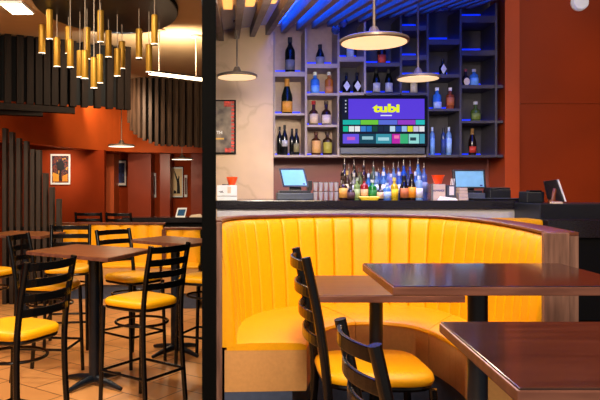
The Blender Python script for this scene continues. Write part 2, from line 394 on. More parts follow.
# matching front points: same catmull parameter via nearest param of rim
cr = catmull([(x,y,0) for x,y in RIM], 1000); cf = catmull([(x,y,0) for x,y in FRT], 1000)
frt = []
for p in rim:
    k = min(range(1001), key=lambda i: (cr[i]-p).length_squared); frt.append(cf[k])
nor = []
for i in range(NN+1):
    d = (rim[min(i+1,NN)]-rim[max(i-1,0)]).normalized(); nv = Vector((d.y, -d.x, 0)); nor.append(nv)
if (frt[NN//2]-rim[NN//2]).dot(nor[NN//2]) < 0: nor = [-n_ for n_ in nor]
thk = [.02+.075*min(1, i/(NN*.3)) for i in range(NN+1)]
ZR = 1.02
lv = [(.455,.055),(.5,.05),(.6,.045),(.75,.032),(.9,.015),(.98,.004),(1.005,-.004),(1.018,-.02)]
zo = lambda i: .022*max(0, 1-i/(NN*.3))
vs = []; fs = []; W = len(lv)
for i in range(NN+1):
    bul = .024*BU[i % SUB]
    for z, o in lv: vs.append(rim[i]+nor[i]*(o+bul*(1 if z < 1.0 else .5))+Vector((0,0,z+zo(i)*(z-.45)/.57)))
for i in range(NN):
    for j in range(W-1): fs.append((i*W+j, (i+1)*W+j, (i+1)*W+j+1, i*W+j+1))
k0 = len(vs)
for i in range(NN+1):
    for z in (.455, 1.018): vs.append(rim[i]-nor[i]*(.012)+Vector((0,0,z+(zo(i) if z > 1 else 0))))
for i in range(NN):
    fs.append((k0+2*i, k0+2*i+1, k0+2*i+3, k0+2*i+2)); fs.append((i*W+W-1, (i+1)*W+W-1, k0+2*i+3, k0+2*i+1)); fs.append((i*W, k0+2*i, k0+2*i+2, (i+1)*W))
for i in (0, NN): fs.append(tuple(i*W+j for j in range(W))+(k0+2*i+1, k0+2*i))
MB().add(vs, fs, True).build('back_cushion', 'yellow', bo, local=False)
def sweep(i0, i1, fn, name, m, bevel=0):
    vs = []; fs = []; K = None
    for i in range(i0, i1+1):
        ps = fn(i); K = len(ps); vs += ps
    n = i1-i0
    for i in range(n):
        for j in range(K): fs.append((i*K+j, i*K+(j+1)%K, (i+1)*K+(j+1)%K, (i+1)*K+j))
    fs.append(tuple(range(K))); fs.append(tuple(n*K+j for j in range(K)))
    return MB().add(vs, fs, True).build(name, m, bo, local=False, bevel=bevel)
def seatsec(i):
    a = rim[i]+nor[i]*.03; b = frt[i]; d = (b-a); L = d.length; d.normalize()
    prof = [(0,.44),(0,.468),(.3*L,.474),(.7*L,.474),(L-.03,.470),(L-.008,.462),(L,.448),(L-.004,.438)]
    return [a+d*x+Vector((0,0,z)) for x, z in prof]
def frontsec(i):
    a = rim[i]+nor[i]*.02; b = frt[i]; d = (b-a); L = d.length; d.normalize()
    return [a+d*x+Vector((0,0,z)) for x, z in [(0,.245),(0,.441),(L-.002,.441),(L-.001,.25),(L-.006,.245)]]
def basesec(i):
    a = rim[i]+nor[i]*.02; b = frt[i]; d = (b-a); L = d.length; d.normalize()
    return [a+d*x+Vector((0,0,z)) for x, z in [(0,0),(0,.244),(L-.07,.244),(L-.07,0)]]
cuts = [0, int(NN*.375), int(NN*.66), NN]
for a, b in zip(cuts[:-1], cuts[1:]):
    g0 = 0 if a == 0 else 1; g1 = 0 if b == NN else 1
    sweep(a+g0, b-g1, seatsec, 'seat_cushion', 'yellow'); sweep(a+g0, b-g1, frontsec, 'seat_front', 'tan')
sweep(0, NN, basesec, 'plinth', 'plinth')
sweep(0, NN, lambda i: [rim[i]+nor[i]*o*min(1,.6+thk[i]*5)+Vector((0,0,z+zo(i))) for o, z in ((.012,1.0185),(.012,1.028),(.006,1.032))]+[rim[i]-nor[i]*thk[i]+Vector((0,0,z+zo(i))) for z in (1.032,1.0185)], 'top_rim', 'rim')
sweep(0, NN, lambda i: [rim[i]-nor[i]*.0125+Vector((0,0,z)) for z in (0,1.017+zo(i))]+[rim[i]-nor[i]*thk[i]+Vector((0,0,z)) for z in (1.017+zo(i),0)], 'outer_shell', 'endwood')
# end panels
MB().box(-.073,-.046,3.03,3.062,.0,1.045).build('end_panel', 'endwood', bo, local=False, bevel=.003)
MB().hexa([(1.235,2.57,0),(1.335,2.57,0),(1.345,2.605,0),(1.24,2.605,0),(1.235,2.57,1.03),(1.335,2.57,1.03),(1.345,2.605,1.03),(1.24,2.605,1.03)]).build('end_panel', 'endwood', bo, local=False, bevel=.003)
# bench behind the booth (right)
t = thing('bench', 'yellow topped bench peeking over the booth rim by the service counter', 'bench', (2.0, 4.55, 0))
MB().box(1.70,2.12,4.42,4.66,.88,.985).build('cushion', 'yellow', t, local=False, bevel=.02)
MB().box(1.72,2.10,4.45,4.64,0,.88).build('base', 'endwood', t, local=False)
# ================================================================ BAR
YB = 5.03
bx0 = LX(YB)+hw+.02; bx1 = ax(526, YB)
t = thing('bar_counter', 'long bar counter with dark speckled granite top and pale front behind the booth', 'bar counter', (1.0, YB+.3, 0))
MB().prism([(bx0,YB),(bx1+.03,YB),(bx1+.03,YB+.62),(LX(YB+.6)+hw+.01,YB+.62)], 1.035, 1.10).build('countertop', 'granite', t, local=False, bevel=.004)
MB().prism([(bx0+.01,YB+.03),(bx1,YB+.03),(bx1,YB+.07),(bx0+.01,YB+.07)], 0, 1.034).build('front_panel', 'barfront', t, local=False)
MB().prism([(bx0+.03,YB+.071),(bx1-.01,YB+.071),(bx1-.01,YB+.5),(bx0+.03,YB+.5)], 0, 1.034).build('cabinet_body', 'darkplastic', t, local=False)
t = thing('service_counter', 'black stepped service counter beside the end of the bar, under the tilted terminal', 'counter', (2.4, 4.8, 0))
MB().box(ax(540,4.6), 3.3, 4.6, 5.02, .3, az(204,4.6)).build('worktop_block', 'darkplastic', t, local=False, bevel=.006)
MB().box(ax(541,4.5), 3.3, 4.4, 4.598, .86, az(219,4.5)).build('ledge', 'granite', t, local=False, bevel=.006)
MB().box(ax(537,4.5), 3.3, 4.45, 5.02, 0, .299).build('base', 'blackmat', t, local=False)
MB().box(ax(541,4.5), 3.3, 4.42, 4.598, .3, .858).build('front_panel', 'blackmat', t, local=False)
# marble picture
YP = YM-.02
def pm(px, py): return at(px, py, YP)
t = thing('framed_poster', 'framed dark poster with coloured border on the marble wall', 'picture', (ax(222,YP), YP, az(128,YP)))
MB().box(ax(210,YP), ax(236,YP), YP-.012, YP+.015, az(154,YP), az(100,YP)).build('frame', 'blackmat', t, local=False, bevel=.002)
def poster_mat():
    m = mat('poster_print', (92, 80, 70), .6); nt = m.node_tree; b = nt.nodes['Principled BSDF']
    r = [n for n in nt.nodes if n.type == 'VALTORGB'][0]; n = [n for n in nt.nodes if n.type == 'TEX_NOISE'][0]; n.inputs['Scale'].default_value = 9
    r.color_ramp.elements[0].color = srgb(58, 50, 48); r.color_ramp.elements[1].color = srgb(150, 132, 112)
    return m
M['poster'] = poster_mat()
MB().box(ax(211,YP), ax(234,YP), YP-.016, YP-.0121, az(152.5,YP), az(101.5,YP)).build('print', 'poster', t, local=False)
bd = MB()
rnd = random.Random(3)
for k in range(14):
    y0 = 101.5+k*51/14; bd.box(ax(231.3,YP), ax(234.2,YP), YP-.018, YP-.0161, az(y0+2.4,YP), az(y0,YP))
M['posterred'] = mat('poster_red', (196, 62, 44), .6, var=.8, scale=22)
bd.box(ax(224,YP), ax(231,YP), YP-.018, YP-.0161, az(107,YP), az(101.5,YP)).box(ax(225,YP), ax(231.2,YP), YP-.018, YP-.0161, az(152.5,YP), az(148,YP)).build('border', 'posterred', t, local=False)
MB().box(ax(211,YP), ax(224,YP), YP-.018, YP-.0161, az(139.6,YP), az(138,YP)).build('rule_line', mat('gold_line',(220,170,70),.6), t, local=False)
text_mesh('TH', .042, 'lettering', 'white', t, Vector((ax(219.5,YP), YP-.017, az(132.8,YP)))-t.location, bold=.001)
# ---------------------------------------------------------------- shelving
YS, YSB = 6.25, 6.6
sh = thing('back_bar_shelving', 'wall of staggered bottle shelves glowing blue behind the bar', 'shelving', (ax(390,YS), YS, 0))
sx = lambda px: ax(px, YS)
zs_ = lambda py: az(py, YS)
ZB = zs_(157)
MB().box(sx(274), sx(338), YSB, 6.64, ZB, 3.1).build('back_panel', 'shelfback_lit', sh, local=False)
MB().box(sx(338)+.001, sx(504.5), YSB, 6.64, ZB, 3.35).build('back_panel', 'shelfshaded', sh, local=False)
for px, m_, y0 in ((274,'shelfgrey',157),(306,'shelfgrey',157),(338.5,'shelfgrey',157),(365,'shelfgrey',94),(401,'shelfshaded',94),(427.8,'shelfshaded',157),(460.8,'shelfshaded',157),(496.2,'shelfshaded',157)):
    zt = 2.62+.131*sx(px)+.02
    MB().box(sx(px)-.011, sx(px)+.011, YS, YSB-.001, zs_(y0), zt).build('upright', m_, sh, local=False, bevel=.002)
SHELVES = []
def shelf(x0, x1, top, th, m_, led=True):
    a, b = sx(x0)+.012, sx(x1)-.012; zt = zs_(top); tz = th*YS/F
    o = MB().box(a, b, YS+.004, YSB-.002, zt-tz, zt).build('shelf', m_, sh, local=False, bevel=.002)
    if led:
        MB().box(a+.01, b-.01, YSB-.014, YSB-.004, zt+.001, zt+max(.02,(zt-CH)/YS*.34+.012)).build('led_strip', 'ledshelf', o, local=False)
for x0, x1, top, th, m_ in (
    (274,306,71.5,5,'shelfgrey'),(274,306,113,2.5,'shelfgrey'),(274,306,154.8,2.6,'shelfgrey'),
    (306,338.5,63.5,4.5,'shelfgrey'),(306,338.5,93,2.6,'shelfgrey'),(306,338.5,124.5,2.5,'shelfgrey'),(306,338.5,154.8,2.6,'shelfgrey'),
    (338.5,365,56.5,5,'shelfgrey'),(365,401,62.5,4,'shelfshaded'),(338.5,365,92.3,3,'shelfgrey'),(365,401,92.3,3,'shelfshaded'),(401,427.8,92.3,3,'shelfshaded'),
    (401,427.8,55,5,'shelfshaded'),(401,427.8,25.5,5,'shelfshaded'),(401,427.8,74,3,'shelfshaded'),
    (427.8,460.8,39,5.5,'shelfshaded'),(427.8,460.8,74,3.5,'shelfshaded'),(427.8,460.8,108.5,2.6,'shelfshaded'),(427.8,460.8,154.8,2.6,'shelfshaded'),
    (460.8,496.2,15.5,7,'shelfshaded'),(460.8,496.2,50,5.5,'shelfshaded'),(460.8,496.2,84.8,3.5,'shelfshaded'),(460.8,496.2,120.5,2.6,'shelfshaded'),(460.8,496.2,154.8,2.6,'shelfshaded'),
    (496.2,504.5,85,3,'shelfshaded'),(496.2,504.5,120.5,2.6,'shelfshaded'),(496.2,504.5,154.8,2.6,'shelfshaded')):
    shelf(x0, x1, top, th, m_)
MB().box(sx(338.5)+.012, sx(427.8)-.012, YS+.02, YSB-.002, zs_(157), zs_(154.5)).build('shelf', 'shelfgrey', sh, local=False)
# ---------------------------------------------------------------- television
YT = YS-.056
tx = lambda px: ax(px, YT); tz = lambda py: az(py, YT)
tv = thing('television', 'wall television showing a purple and yellow streaming menu among the shelves', 'television', (tx(384), YT, tz(154)))
MB().box(tx(340), tx(427.8), YT, YT+.05, tz(146.2), tz(96.3)).build('bezel', 'blackmat', tv, local=False, bevel=.004)
MB().box(tx(341), tx(426), YT+.03, YT+.12, tz(153.8), tz(147.2)).build('soundbar', 'greyplastic', tv, local=False, bevel=.005)
MB().box(tx(376), tx(392), YT+.051, YSB-.001, tz(130), tz(114)).build('wall_bracket', 'darkplastic', tv, local=False)
def em(name, rgb, s=.95): return mat(name, (0,0,0), .6, emit=s, var=0, ergb=rgb, spec=.05)
scr = MB().box(tx(342.4), tx(425), YT-.002, YT-.0003, tz(144), tz(98.6)).build('screen', em('screen_navy', (18, 24, 48)), tv, local=False)
def tile(x0, x1, y0, y1, rgb, name='menu_tile', lift=.003):
    return MB().box(tx(x0), tx(x1), YT-lift, YT-lift+.0008, tz(y1), tz(y0)).build(name, em('screen_'+name, rgb), scr, local=False)
tile(348.4, 424.4, 98.9, 119.2, (92, 62, 224), 'banner')
for k in range(4): tile(345, 346.3, 100+k*3.6, 101.4+k*3.6, (200, 200, 215), 'menu_dot')
ym = em('logo_yellow', (236, 240, 40), 1.0)
text_mesh('tubi', .104, 'logo', ym, scr, Vector((tx(386.5), YT-.0045, tz(108.6)))-tv.location, bold=.0052, sx=1.55)
tile(380.5, 391.8, 114.9, 116.1, (225, 220, 240), 'caption_bar', .0042)
for a, b, c in ((342.8,360.2,(24,180,170)),(360.6,378.2,(110,200,60)),(378.6,397.2,(90,110,220)),(397.6,415.3,(150,60,200)),(415.7,424.6,(40,190,190))):
    tile(a, b, 120, 124.6, c, 'menu_tab')
icons = [(20,190,150),(225,235,235),(235,235,240),(60,130,210),(30,110,190),(20,70,60),(24,40,70),(24,44,70),(190,220,240),(40,80,180),(150,190,240),(220,220,30),(210,200,225),(230,230,235)]
for k, c in enumerate(icons): tile(343+k*5.86, 343+k*5.86+5.2, 126.2, 131.6, c, 'app_tile')
for a, b, c in ((342.8,359,(104,84,230)),(359.6,375.2,(16,70,90)),(375.8,391.4,(60,150,170)),(392,400,(190,40,170)),(400,408,(60,180,120)),(408.6,419,(150,220,215)),(419.6,424.6,(70,160,180))):
    tile(a, b, 134, 143.5, c, 'show_tile')
for a, b, y, c in ((347,355,138.5,(210,90,190)),(362,373,138,(150,200,210)),(378,389,139,(170,220,230)),(394,399,137,(250,120,180)),(410,416,139,(40,70,80))):
    tile(a, b, y-1.6, y+1.6, c, 'show_art', .0042)
# ---------------------------------------------------------------- bottles
PROF = {
 'wine':   [(.46,0),(.5,.02),(.5,.60),(.46,.67),(.27,.76),(.19,.82),(.18,.97),(.2,.975),(.2,1.0)],
 'champ':  [(.46,0),(.5,.02),(.5,.48),(.46,.56),(.33,.68),(.22,.8),(.19,.96),(.21,.965),(.21,1.0)],
 'spirit': [(.46,0),(.5,.02),(.5,.62),(.45,.68),(.22,.74),(.18,.78),(.18,.97),(.2,.975),(.2,1.0)],
 'tall':   [(.47,0),(.5,.02),(.5,.72),(.44,.78),(.24,.83),(.2,.86),(.2,1.0)],
 'squat':  [(.4,0),(.5,.06),(.5,.50),(.42,.6),(.2,.66),(.17,.7),(.17,1.0)],
 'pour':   [(.46,0),(.5,.02),(.5,.60),(.45,.66),(.22,.73),(.19,.77),(.19,.86),(.1,.87),(.06,.9),(.05,1.0)],
}
GL = {}
def glass(rgb, trans=.25):
    k = (rgb, trans)
    if k not in GL: GL[k] = mat('bottle_glass_%d' % len(GL), rgb, .12, var=.08, scale=20, trans=trans, spec=.6)
    return GL[k]
LB = {}
def lab(rgb):
    if rgb not in LB: LB[rgb] = mat('bottle_label_%d' % len(LB), rgb, .55, var=.1, scale=60)
    return LB[rgb]
def bottle(px, top, bot, Y, w, kind, g, label, lrgb=None, caprgb=None, trans=.1, zbase=None, lspan=(.16,.5), lshape='wrap', grp=None, base=None, plx=None):
    zb = az(bot, Y) if zbase is None else zbase
    h = az(top, Y)-zb; wd = w*Y/F; x = ax(px, Y)
    t = thing('bottle', label, 'bottle', (x, Y, zb), group=grp)
    P = PROF[kind]; sq = kind == 'spirit'
    MB().lathe([(r*wd, z*h) for r, z in P], n=18).build('glass_body', glass(g, trans), t)
    caprgb = caprgb or (30, 28, 30)
    z0 = .87 if kind in ('spirit','wine','champ','squat','tall') else .87
    if kind == 'pour':
        MB().lathe([(.2*wd,.845*h),(.2*wd,.875*h),(.1*wd,.885*h),(.075*wd,.92*h),(.06*wd,1.015*h)], n=12).build('pourer', 'steel', t)
    elif kind == 'champ':
        MB().lathe([(.25*wd,.74*h),(.225*wd,.82*h),(.215*wd,.95*h),(.235*wd,.96*h),(.235*wd,1.01*h)], n=14).build('foil', lab(caprgb), t)
    else:
        MB().lathe([(.225*wd,z0*h),(.225*wd,1.012*h)], n=14).build('cap', lab(caprgb), t)
    if lrgb:
        a, b = lspan
        if lshape == 'wrap':
            pts = []; n = 14; R = .508*wd
            for k in range(n+1):
                th = -PI/2-1.15+2.3*k/n
                pts += [(R*math.cos(th), R*math.sin(th), a*h), (R*math.cos(th), R*math.sin(th), b*h)]
            fs = [(2*k, 2*k+2, 2*k+3, 2*k+1) for k in range(n)]
            o = MB().add(pts, fs, True).build('label', lab(lrgb), t)
            md = o.modifiers.new('thick', 'SOLIDIFY'); md.thickness = .0008; md.offset = 1
        else:
            zc = (a+b)/2*h; rz_ = (b-a)/2*h; pts = []; n = 4 if lshape == 'diamond' else 20
            # curved badge in front of the glass
            rx = min(.42*wd, rz_)
            ring = [(rx*math.cos(2*PI*k/n+PI/2), rz_*math.sin(2*PI*k/n+PI/2)) for k in range(n)]
            yf = -.512*wd
            vs = [(x_, yf, zc+z_) for x_, z_ in ring]+[(x_, yf+.02*wd+.001, zc+z_) for x_, z_ in ring]
            MB().add(vs, [tuple(range(n)), tuple(range(2*n-1, n-1, -1))]+[(k, (k+1)%n, n+(k+1)%n, n+k) for k in range(n)]).build('label', lab(lrgb), t)
    return t
DK = (14, 16, 14); BR = (70, 26, 10); BLU = (70, 140, 235); CLR = (176, 200, 225)
YQ = 6.40
G1 = None
SHB = [
 (290,38,71.5,10,'wine',DK,'dark wine bottle with grey label on the thick top shelf by the marble',(110,108,112),None,'wrap',(.1,.38)),
 (287,79,113,11,'champ',(16,26,12),'dark green champagne bottle with gold neck and orange label',(236,160,52),(200,140,50),'wrap',(.06,.36)),
 (279.7,127,154.8,5.2,'wine',DK,'slim black wine bottle, first of four in the lowest bay by the marble',None,None,'wrap',(.2,.5)),
 (284.6,125.5,154.8,6,'wine',DK,'slim black wine bottle with a white stripe, second from the marble in the lowest bay',(190,190,188),None,'wrap',(.3,.5)),
 (292,129,154.8,5.2,'wine',DK,'slim black wine bottle half behind the gold-marked one in the lowest bay',None,None,'wrap',(.2,.5)),
 (296.4,129,154.8,6,'wine',DK,'black wine bottle with gold mark, last in the lowest bay by the marble',(150,140,90),None,'wrap',(.12,.45)),
 (320,45,63.5,8.5,'champ',DK,'dark bottle with pale lower label alone on the second column top shelf',(140,140,140),None,'wrap',(.05,.42)),
 (315,72.5,93,9,'spirit',BLU,'bright blue spirit bottle beside the amber one above the red capped bottle',(120,180,240),(230,235,240),'wrap',(.05,.4)),
 (329,72.5,93,8.5,'spirit',(170,96,36),'amber spirit bottle with white stopper beside the blue one in the second column',(210,130,70),(235,235,235),'wrap',(.08,.36)),
 (313.6,101.5,124.5,9.5,'squat',(60,26,14),'whisky bottle with red wax neck and cream label',(226,196,150),(186,20,24),'wrap',(.08,.48)),
 (326.2,101.5,124.5,9.5,'squat',(44,24,14),'dark cognac bottle with white label beside the red wax one',(226,206,180),(70,50,40),'wrap',(.08,.44)),
 (316,132,154.8,9.5,'spirit',(70,36,14),'square whisky bottle with tan label on the lowest shelf of the second column',(222,170,96),(90,50,30),'wrap',(.1,.62)),
 (327.4,132,154.8,9.5,'spirit',(50,32,14),'square whisky bottle with olive label on the lowest shelf of the second column',(170,160,60),(60,40,30),'wrap',(.1,.55)),
 (350,39,56.5,8,'spirit',(120,120,120),'bottle with silver white label up behind the large pendant lamp',(190,200,205),(200,180,150),'wrap',(.05,.6)),
 (381.5,43,62.5,8.5,'wine',(40,14,10),'dark bottle with orange red label and neck under the large pendant lamp',(226,74,36),(226,74,36),'wrap',(.05,.45)),
 (346.2,73,92.3,8,'squat',DK,'black bottle with white diamond label, nearer the second column',(196,196,198),None,'diamond',(.12,.62)),
 (357,73,92.3,8,'squat',DK,'black bottle with white diamond label, nearer the tall white labelled pair',(196,196,198),None,'diamond',(.12,.62)),
 (376.2,68,92.3,8,'champ',DK,'champagne bottle with long pale label, first of the pair above the television',(190,188,180),None,'wrap',(.08,.42)),
 (388.6,68,92.3,8,'champ',DK,'champagne bottle with long pale label, second of the pair above the television',(190,188,180),None,'wrap',(.08,.42)),
 (413.3,74,92.3,8,'squat',(60,50,40),'bottle with cream label below the disc of the small pendant lamp over the bar',(206,190,150),None,'wrap',(.05,.6)),
 (442.6,59,74,7,'squat',DK,'black bottle with round pale label on the shelf right of the small pendant',(214,206,196),None,'diamond',(.1,.7)),
 (437,88,108.5,8.5,'spirit',BLU,'bright blue bottle above the tall clear vodkas beside the amber one',(190,210,240),(235,235,240),'wrap',(.08,.36)),
 (450,88,108.5,8,'spirit',(150,70,30),'amber bottle with pale neck above the tall clear vodkas',(206,110,60),(235,230,235),'wrap',(.2,.56)),
 (432.2,127.5,154.8,5,'tall',(110,160,230),'slim pale blue vodka bottle nearest the television on the lowest shelf',(120,170,235),(190,210,240),'wrap',(.1,.6)),
 (443.4,128.5,154.8,5,'tall',(50,70,120),'slim dark blue vodka bottle between the two pale ones',(50,70,130),None,'wrap',(.1,.6)),
 (448.8,127.5,154.8,5.4,'tall',(130,176,236),'slim pale blue vodka bottle beside the shelf divider',(160,196,240),(200,216,240),'wrap',(.1,.6)),
 (465.6,69.5,84.8,7,'squat',(30,20,22),'dark liqueur bottle with round cream label and red cap',(228,208,180),(150,70,90),'round',(.08,.5)),
 (474,69.5,84.8,8.5,'spirit',BLU,'bright blue bottle beside the round labelled liqueur',(120,180,240),(200,200,220),'wrap',(.08,.5)),
 (475.4,102,120.5,9.5,'squat',(66,86,34),'round green bottle alone on the middle shelf of the end column',(112,128,60),(200,200,200),'wrap',(.12,.42)),
 (472.2,129,154.8,7.5,'champ',(24,12,10),'dark brandy bottle with red and gold label on the lowest end shelf',(196,60,40),(150,110,60),'wrap',(.1,.34)),
]
for px, tp, bt, w, kd, g, lb, lr, cp, shp, sp in SHB:
    tr = .35 if g in (BLU,) or kd == 'tall' else 0
    bottle(px, tp, bt, YQ+(.09 if w == 5.2 else 0), w, kd, g, lb, lr, cp, tr, zbase=az(bt, YS)+.0005, lspan=sp, lshape=shp)
# the liquor bottles on the bar
ZT = 1.1005
FRONT = [  # px, top, w, kind, glass, label colour, label text, trans, cap
 (343,176,9,'squat',(50,26,12),(226,160,70),'round amber labelled bottle at the glasses end of the bar bottles',0,(60,36,20)),
 (350.5,184,9,'squat',(30,16,18),(90,60,60),'low dark bottle between the amber labelled and pale green ones',0,(40,30,30)),
 (357,178,6.5,'spirit',(140,170,90),(170,190,120),'pale green bottle left of the red bottle on the bar',.3,(180,190,150)),
 (364.2,178,8,'spirit',(150,16,16),(226,170,110),'red bottle with cream label on the bar',.1,(60,16,16)),
 (372.4,180,8.5,'spirit',(16,130,40),(20,120,40),'bright green bottle on the bar right of the red one',.2,(200,210,200)),
 (380,184,7.5,'squat',(40,30,26),(232,190,140),'short dark bottle with cream label between green and blue ones',0,(30,20,20)),
 (387,183,8,'spirit',(90,150,235),(170,200,240),'short blue bottle with pale label between cream label and yellow ones',.3,(190,210,235)),
 (394.4,178,7.5,'spirit',(214,180,24),(236,196,30),'yellow bottle on the bar beside the black ones',.2,(220,200,90)),
 (404,176,9,'champ',(14,12,10),(196,110,60),'black bottle with brown portrait label on the bar',0,(20,18,18)),
 (411.8,174,8,'champ',(24,14,8),(244,150,26),'black necked bottle with orange label on the bar',0,(18,14,14)),
 (419,176,7.5,'tall',(150,190,235),(222,220,226),'clear bottle with white label at the orange bowl end of the bar bottles',.3,(210,220,230)),
]
for px, tp, w, kd, g, lr, lb, tr, cp in FRONT:
    bottle(px, tp, 0, 5.12, w, kd, g, lb, lr, cp, tr, zbase=ZT, lspan=(.1,.5))
BACK = [
 (344.5,159,8,(60,46,36),(200,190,180),'tall dark bottle with metal pourer at the glasses end, back row'),
 (348.8,164,5.5,(150,130,100),(220,210,200),'pale bottle behind the round amber labelled bottle, back row'),
 (354,160,7,(50,36,30),(190,170,150),'dark brown pourer bottle behind the low dark bottle, back row'),
 (359,168,5,(150,140,90),(180,190,140),'olive pourer bottle behind the pale green one, back row'),
 (363.8,161,7,(60,24,26),(190,190,200),'tall wine red pourer bottle behind the red bottle'),
 (368.4,170,5,(80,120,200),(90,140,220),'blue pourer bottle between the red and green ones, back row'),
 (373.4,162,7.5,(90,110,100),(180,200,190),'grey green pourer bottle behind the bright green bottle'),
 (378.8,168,5,(70,120,220),(110,160,230),'small blue pourer bottle behind the short cream labelled bottle'),
 (383.8,162,7,(70,130,235),(200,200,220),'blue pourer bottle with white label at the middle of the back row'),
 (388.6,168,5.5,(120,150,235),(190,200,230),'light blue pourer bottle behind the short blue one'),
 (393.6,163,6.5,(110,150,220),(226,222,120),'pourer bottle with yellow neck label behind the yellow bottle'),
 (398.4,162,5.5,(90,110,220),(220,210,230),'violet blue pourer bottle between yellow and black ones, back row'),
 (403.6,160,7,(30,90,220),(40,100,220),'deep blue pourer bottle behind the portrait labelled bottle'),
 (410,161,6.5,(90,90,190),(120,130,210),'indigo pourer bottle behind the orange labelled bottle'),
 (418,158,7,(80,140,230),(170,196,230),'tallest pale blue pourer bottle at the orange bowl end, back row'),
 (424,163,6,(100,130,225),(150,170,230),'last blue pourer bottle of the back row beside the caddy'),
]
for px, tp, w, g, lr, lb in BACK:
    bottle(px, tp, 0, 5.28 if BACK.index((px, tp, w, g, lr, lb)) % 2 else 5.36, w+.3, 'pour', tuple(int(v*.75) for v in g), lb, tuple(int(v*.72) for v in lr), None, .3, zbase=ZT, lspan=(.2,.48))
MID = [
 (347.2,171,6,'wine',(70,48,30),(214,196,160),'brown bottle with cream label just behind the round amber labelled one',0,(180,150,90)),
 (353.8,173,6,'spirit',(150,150,140),(206,206,200),'grey glass bottle behind the low dark bottle, middle row',.2,(190,180,160)),
 (360.6,172,5.5,'wine',(90,110,50),(150,150,90),'olive green bottle between pale green and red ones, middle row',.1,(60,50,30)),
 (368.3,174,5.5,'spirit',(60,130,220),(120,170,230),'blue bottle between the red and bright green ones, middle row',.2,(190,200,220)),
 (376.4,172,6,'spirit',(110,150,200),(190,205,220),'pale blue bottle just behind the bright green one, middle row',.2,(160,170,190)),
 (383.4,172,6.5,'spirit',(90,150,235),(236,228,236),'blue bottle with large white label in the middle row',.2,(220,220,230)),
 (390.8,174,5.5,'tall',(120,120,210),(170,170,225),'violet tinted bottle behind the short blue one, middle row',.2,(190,190,220)),
 (399.2,172,6,'spirit',(60,110,225),(210,210,230),'royal blue bottle between yellow and portrait labelled ones, middle row',.2,(200,200,220)),
 (408,171,5.5,'wine',(30,40,90),(60,80,160),'dark blue bottle peeking between the two black ones',0,(40,40,70)),
 (415.4,172,5.5,'spirit',(70,130,230),(130,180,240),'bright blue bottle between orange labelled and clear ones, middle row',.2,(200,210,230)),
]
for px, tp, w, kd, g, lr, lb, tr, cp in MID:
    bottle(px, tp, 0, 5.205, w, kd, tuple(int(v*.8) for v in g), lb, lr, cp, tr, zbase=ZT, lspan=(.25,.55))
# tray with fruit
t = thing('garnish_tray', 'long yellow dish in front of the red and green bottles', 'tray', (ax(368,5.06), 5.062, ZT))
MB().hexa([(-.05,-.022,0),(.07,-.022,0),(.07,.022,0),(-.05,.022,0),(-.075,-.028,.025),(.09,-.028,.025),(.09,.028,.025),(-.075,.028,.025)]).build('dish', mat('yellow_plastic',(240,205,50),.4,emit=.05), t, bevel=.004)  # dish plastic has a faint painted-in glow
MB().hexa([(-.07,-.02,.0255),(.085,-.02,.0255),(.085,.02,.0255),(-.07,.02,.0255),(-.06,-.016,.031),(.075,-.016,.031),(.075,.016,.031),(-.06,.016,.031)]).build('garnish', mat('pale_yellow_fruit',(236,220,120),.6), t)
# glasses
GP = 'rocks glasses beside the terminal'
g0 = None
for r_, (Yg, ys) in enumerate(((5.13, ZT), (5.13, ZT+.0735))):
    for k in range(5):
        px = 315.5+k*5.2
        if g0 is None:
            g0 = thing('rocks_glass', 'clear short tumbler in the stacked rows between the terminal and the bottles', 'glass', group=GP)
            MB().lathe([(.0125,0),(.014,.008),(.0185,.070),(.0168,.070),(.0125,.014),(.001,.012)], n=18).build('bowl', 'glassware', g0)
            MB().lathe([(.0187,.066),(.0189,.0715),(.0168,.0715),(.0168,.066)], n=18).build('lip', 'silver', g0)
            o = g0
        else: o = dup(g0, (0,0,0))
        o.location = (ax(px, Yg), Yg, ys)
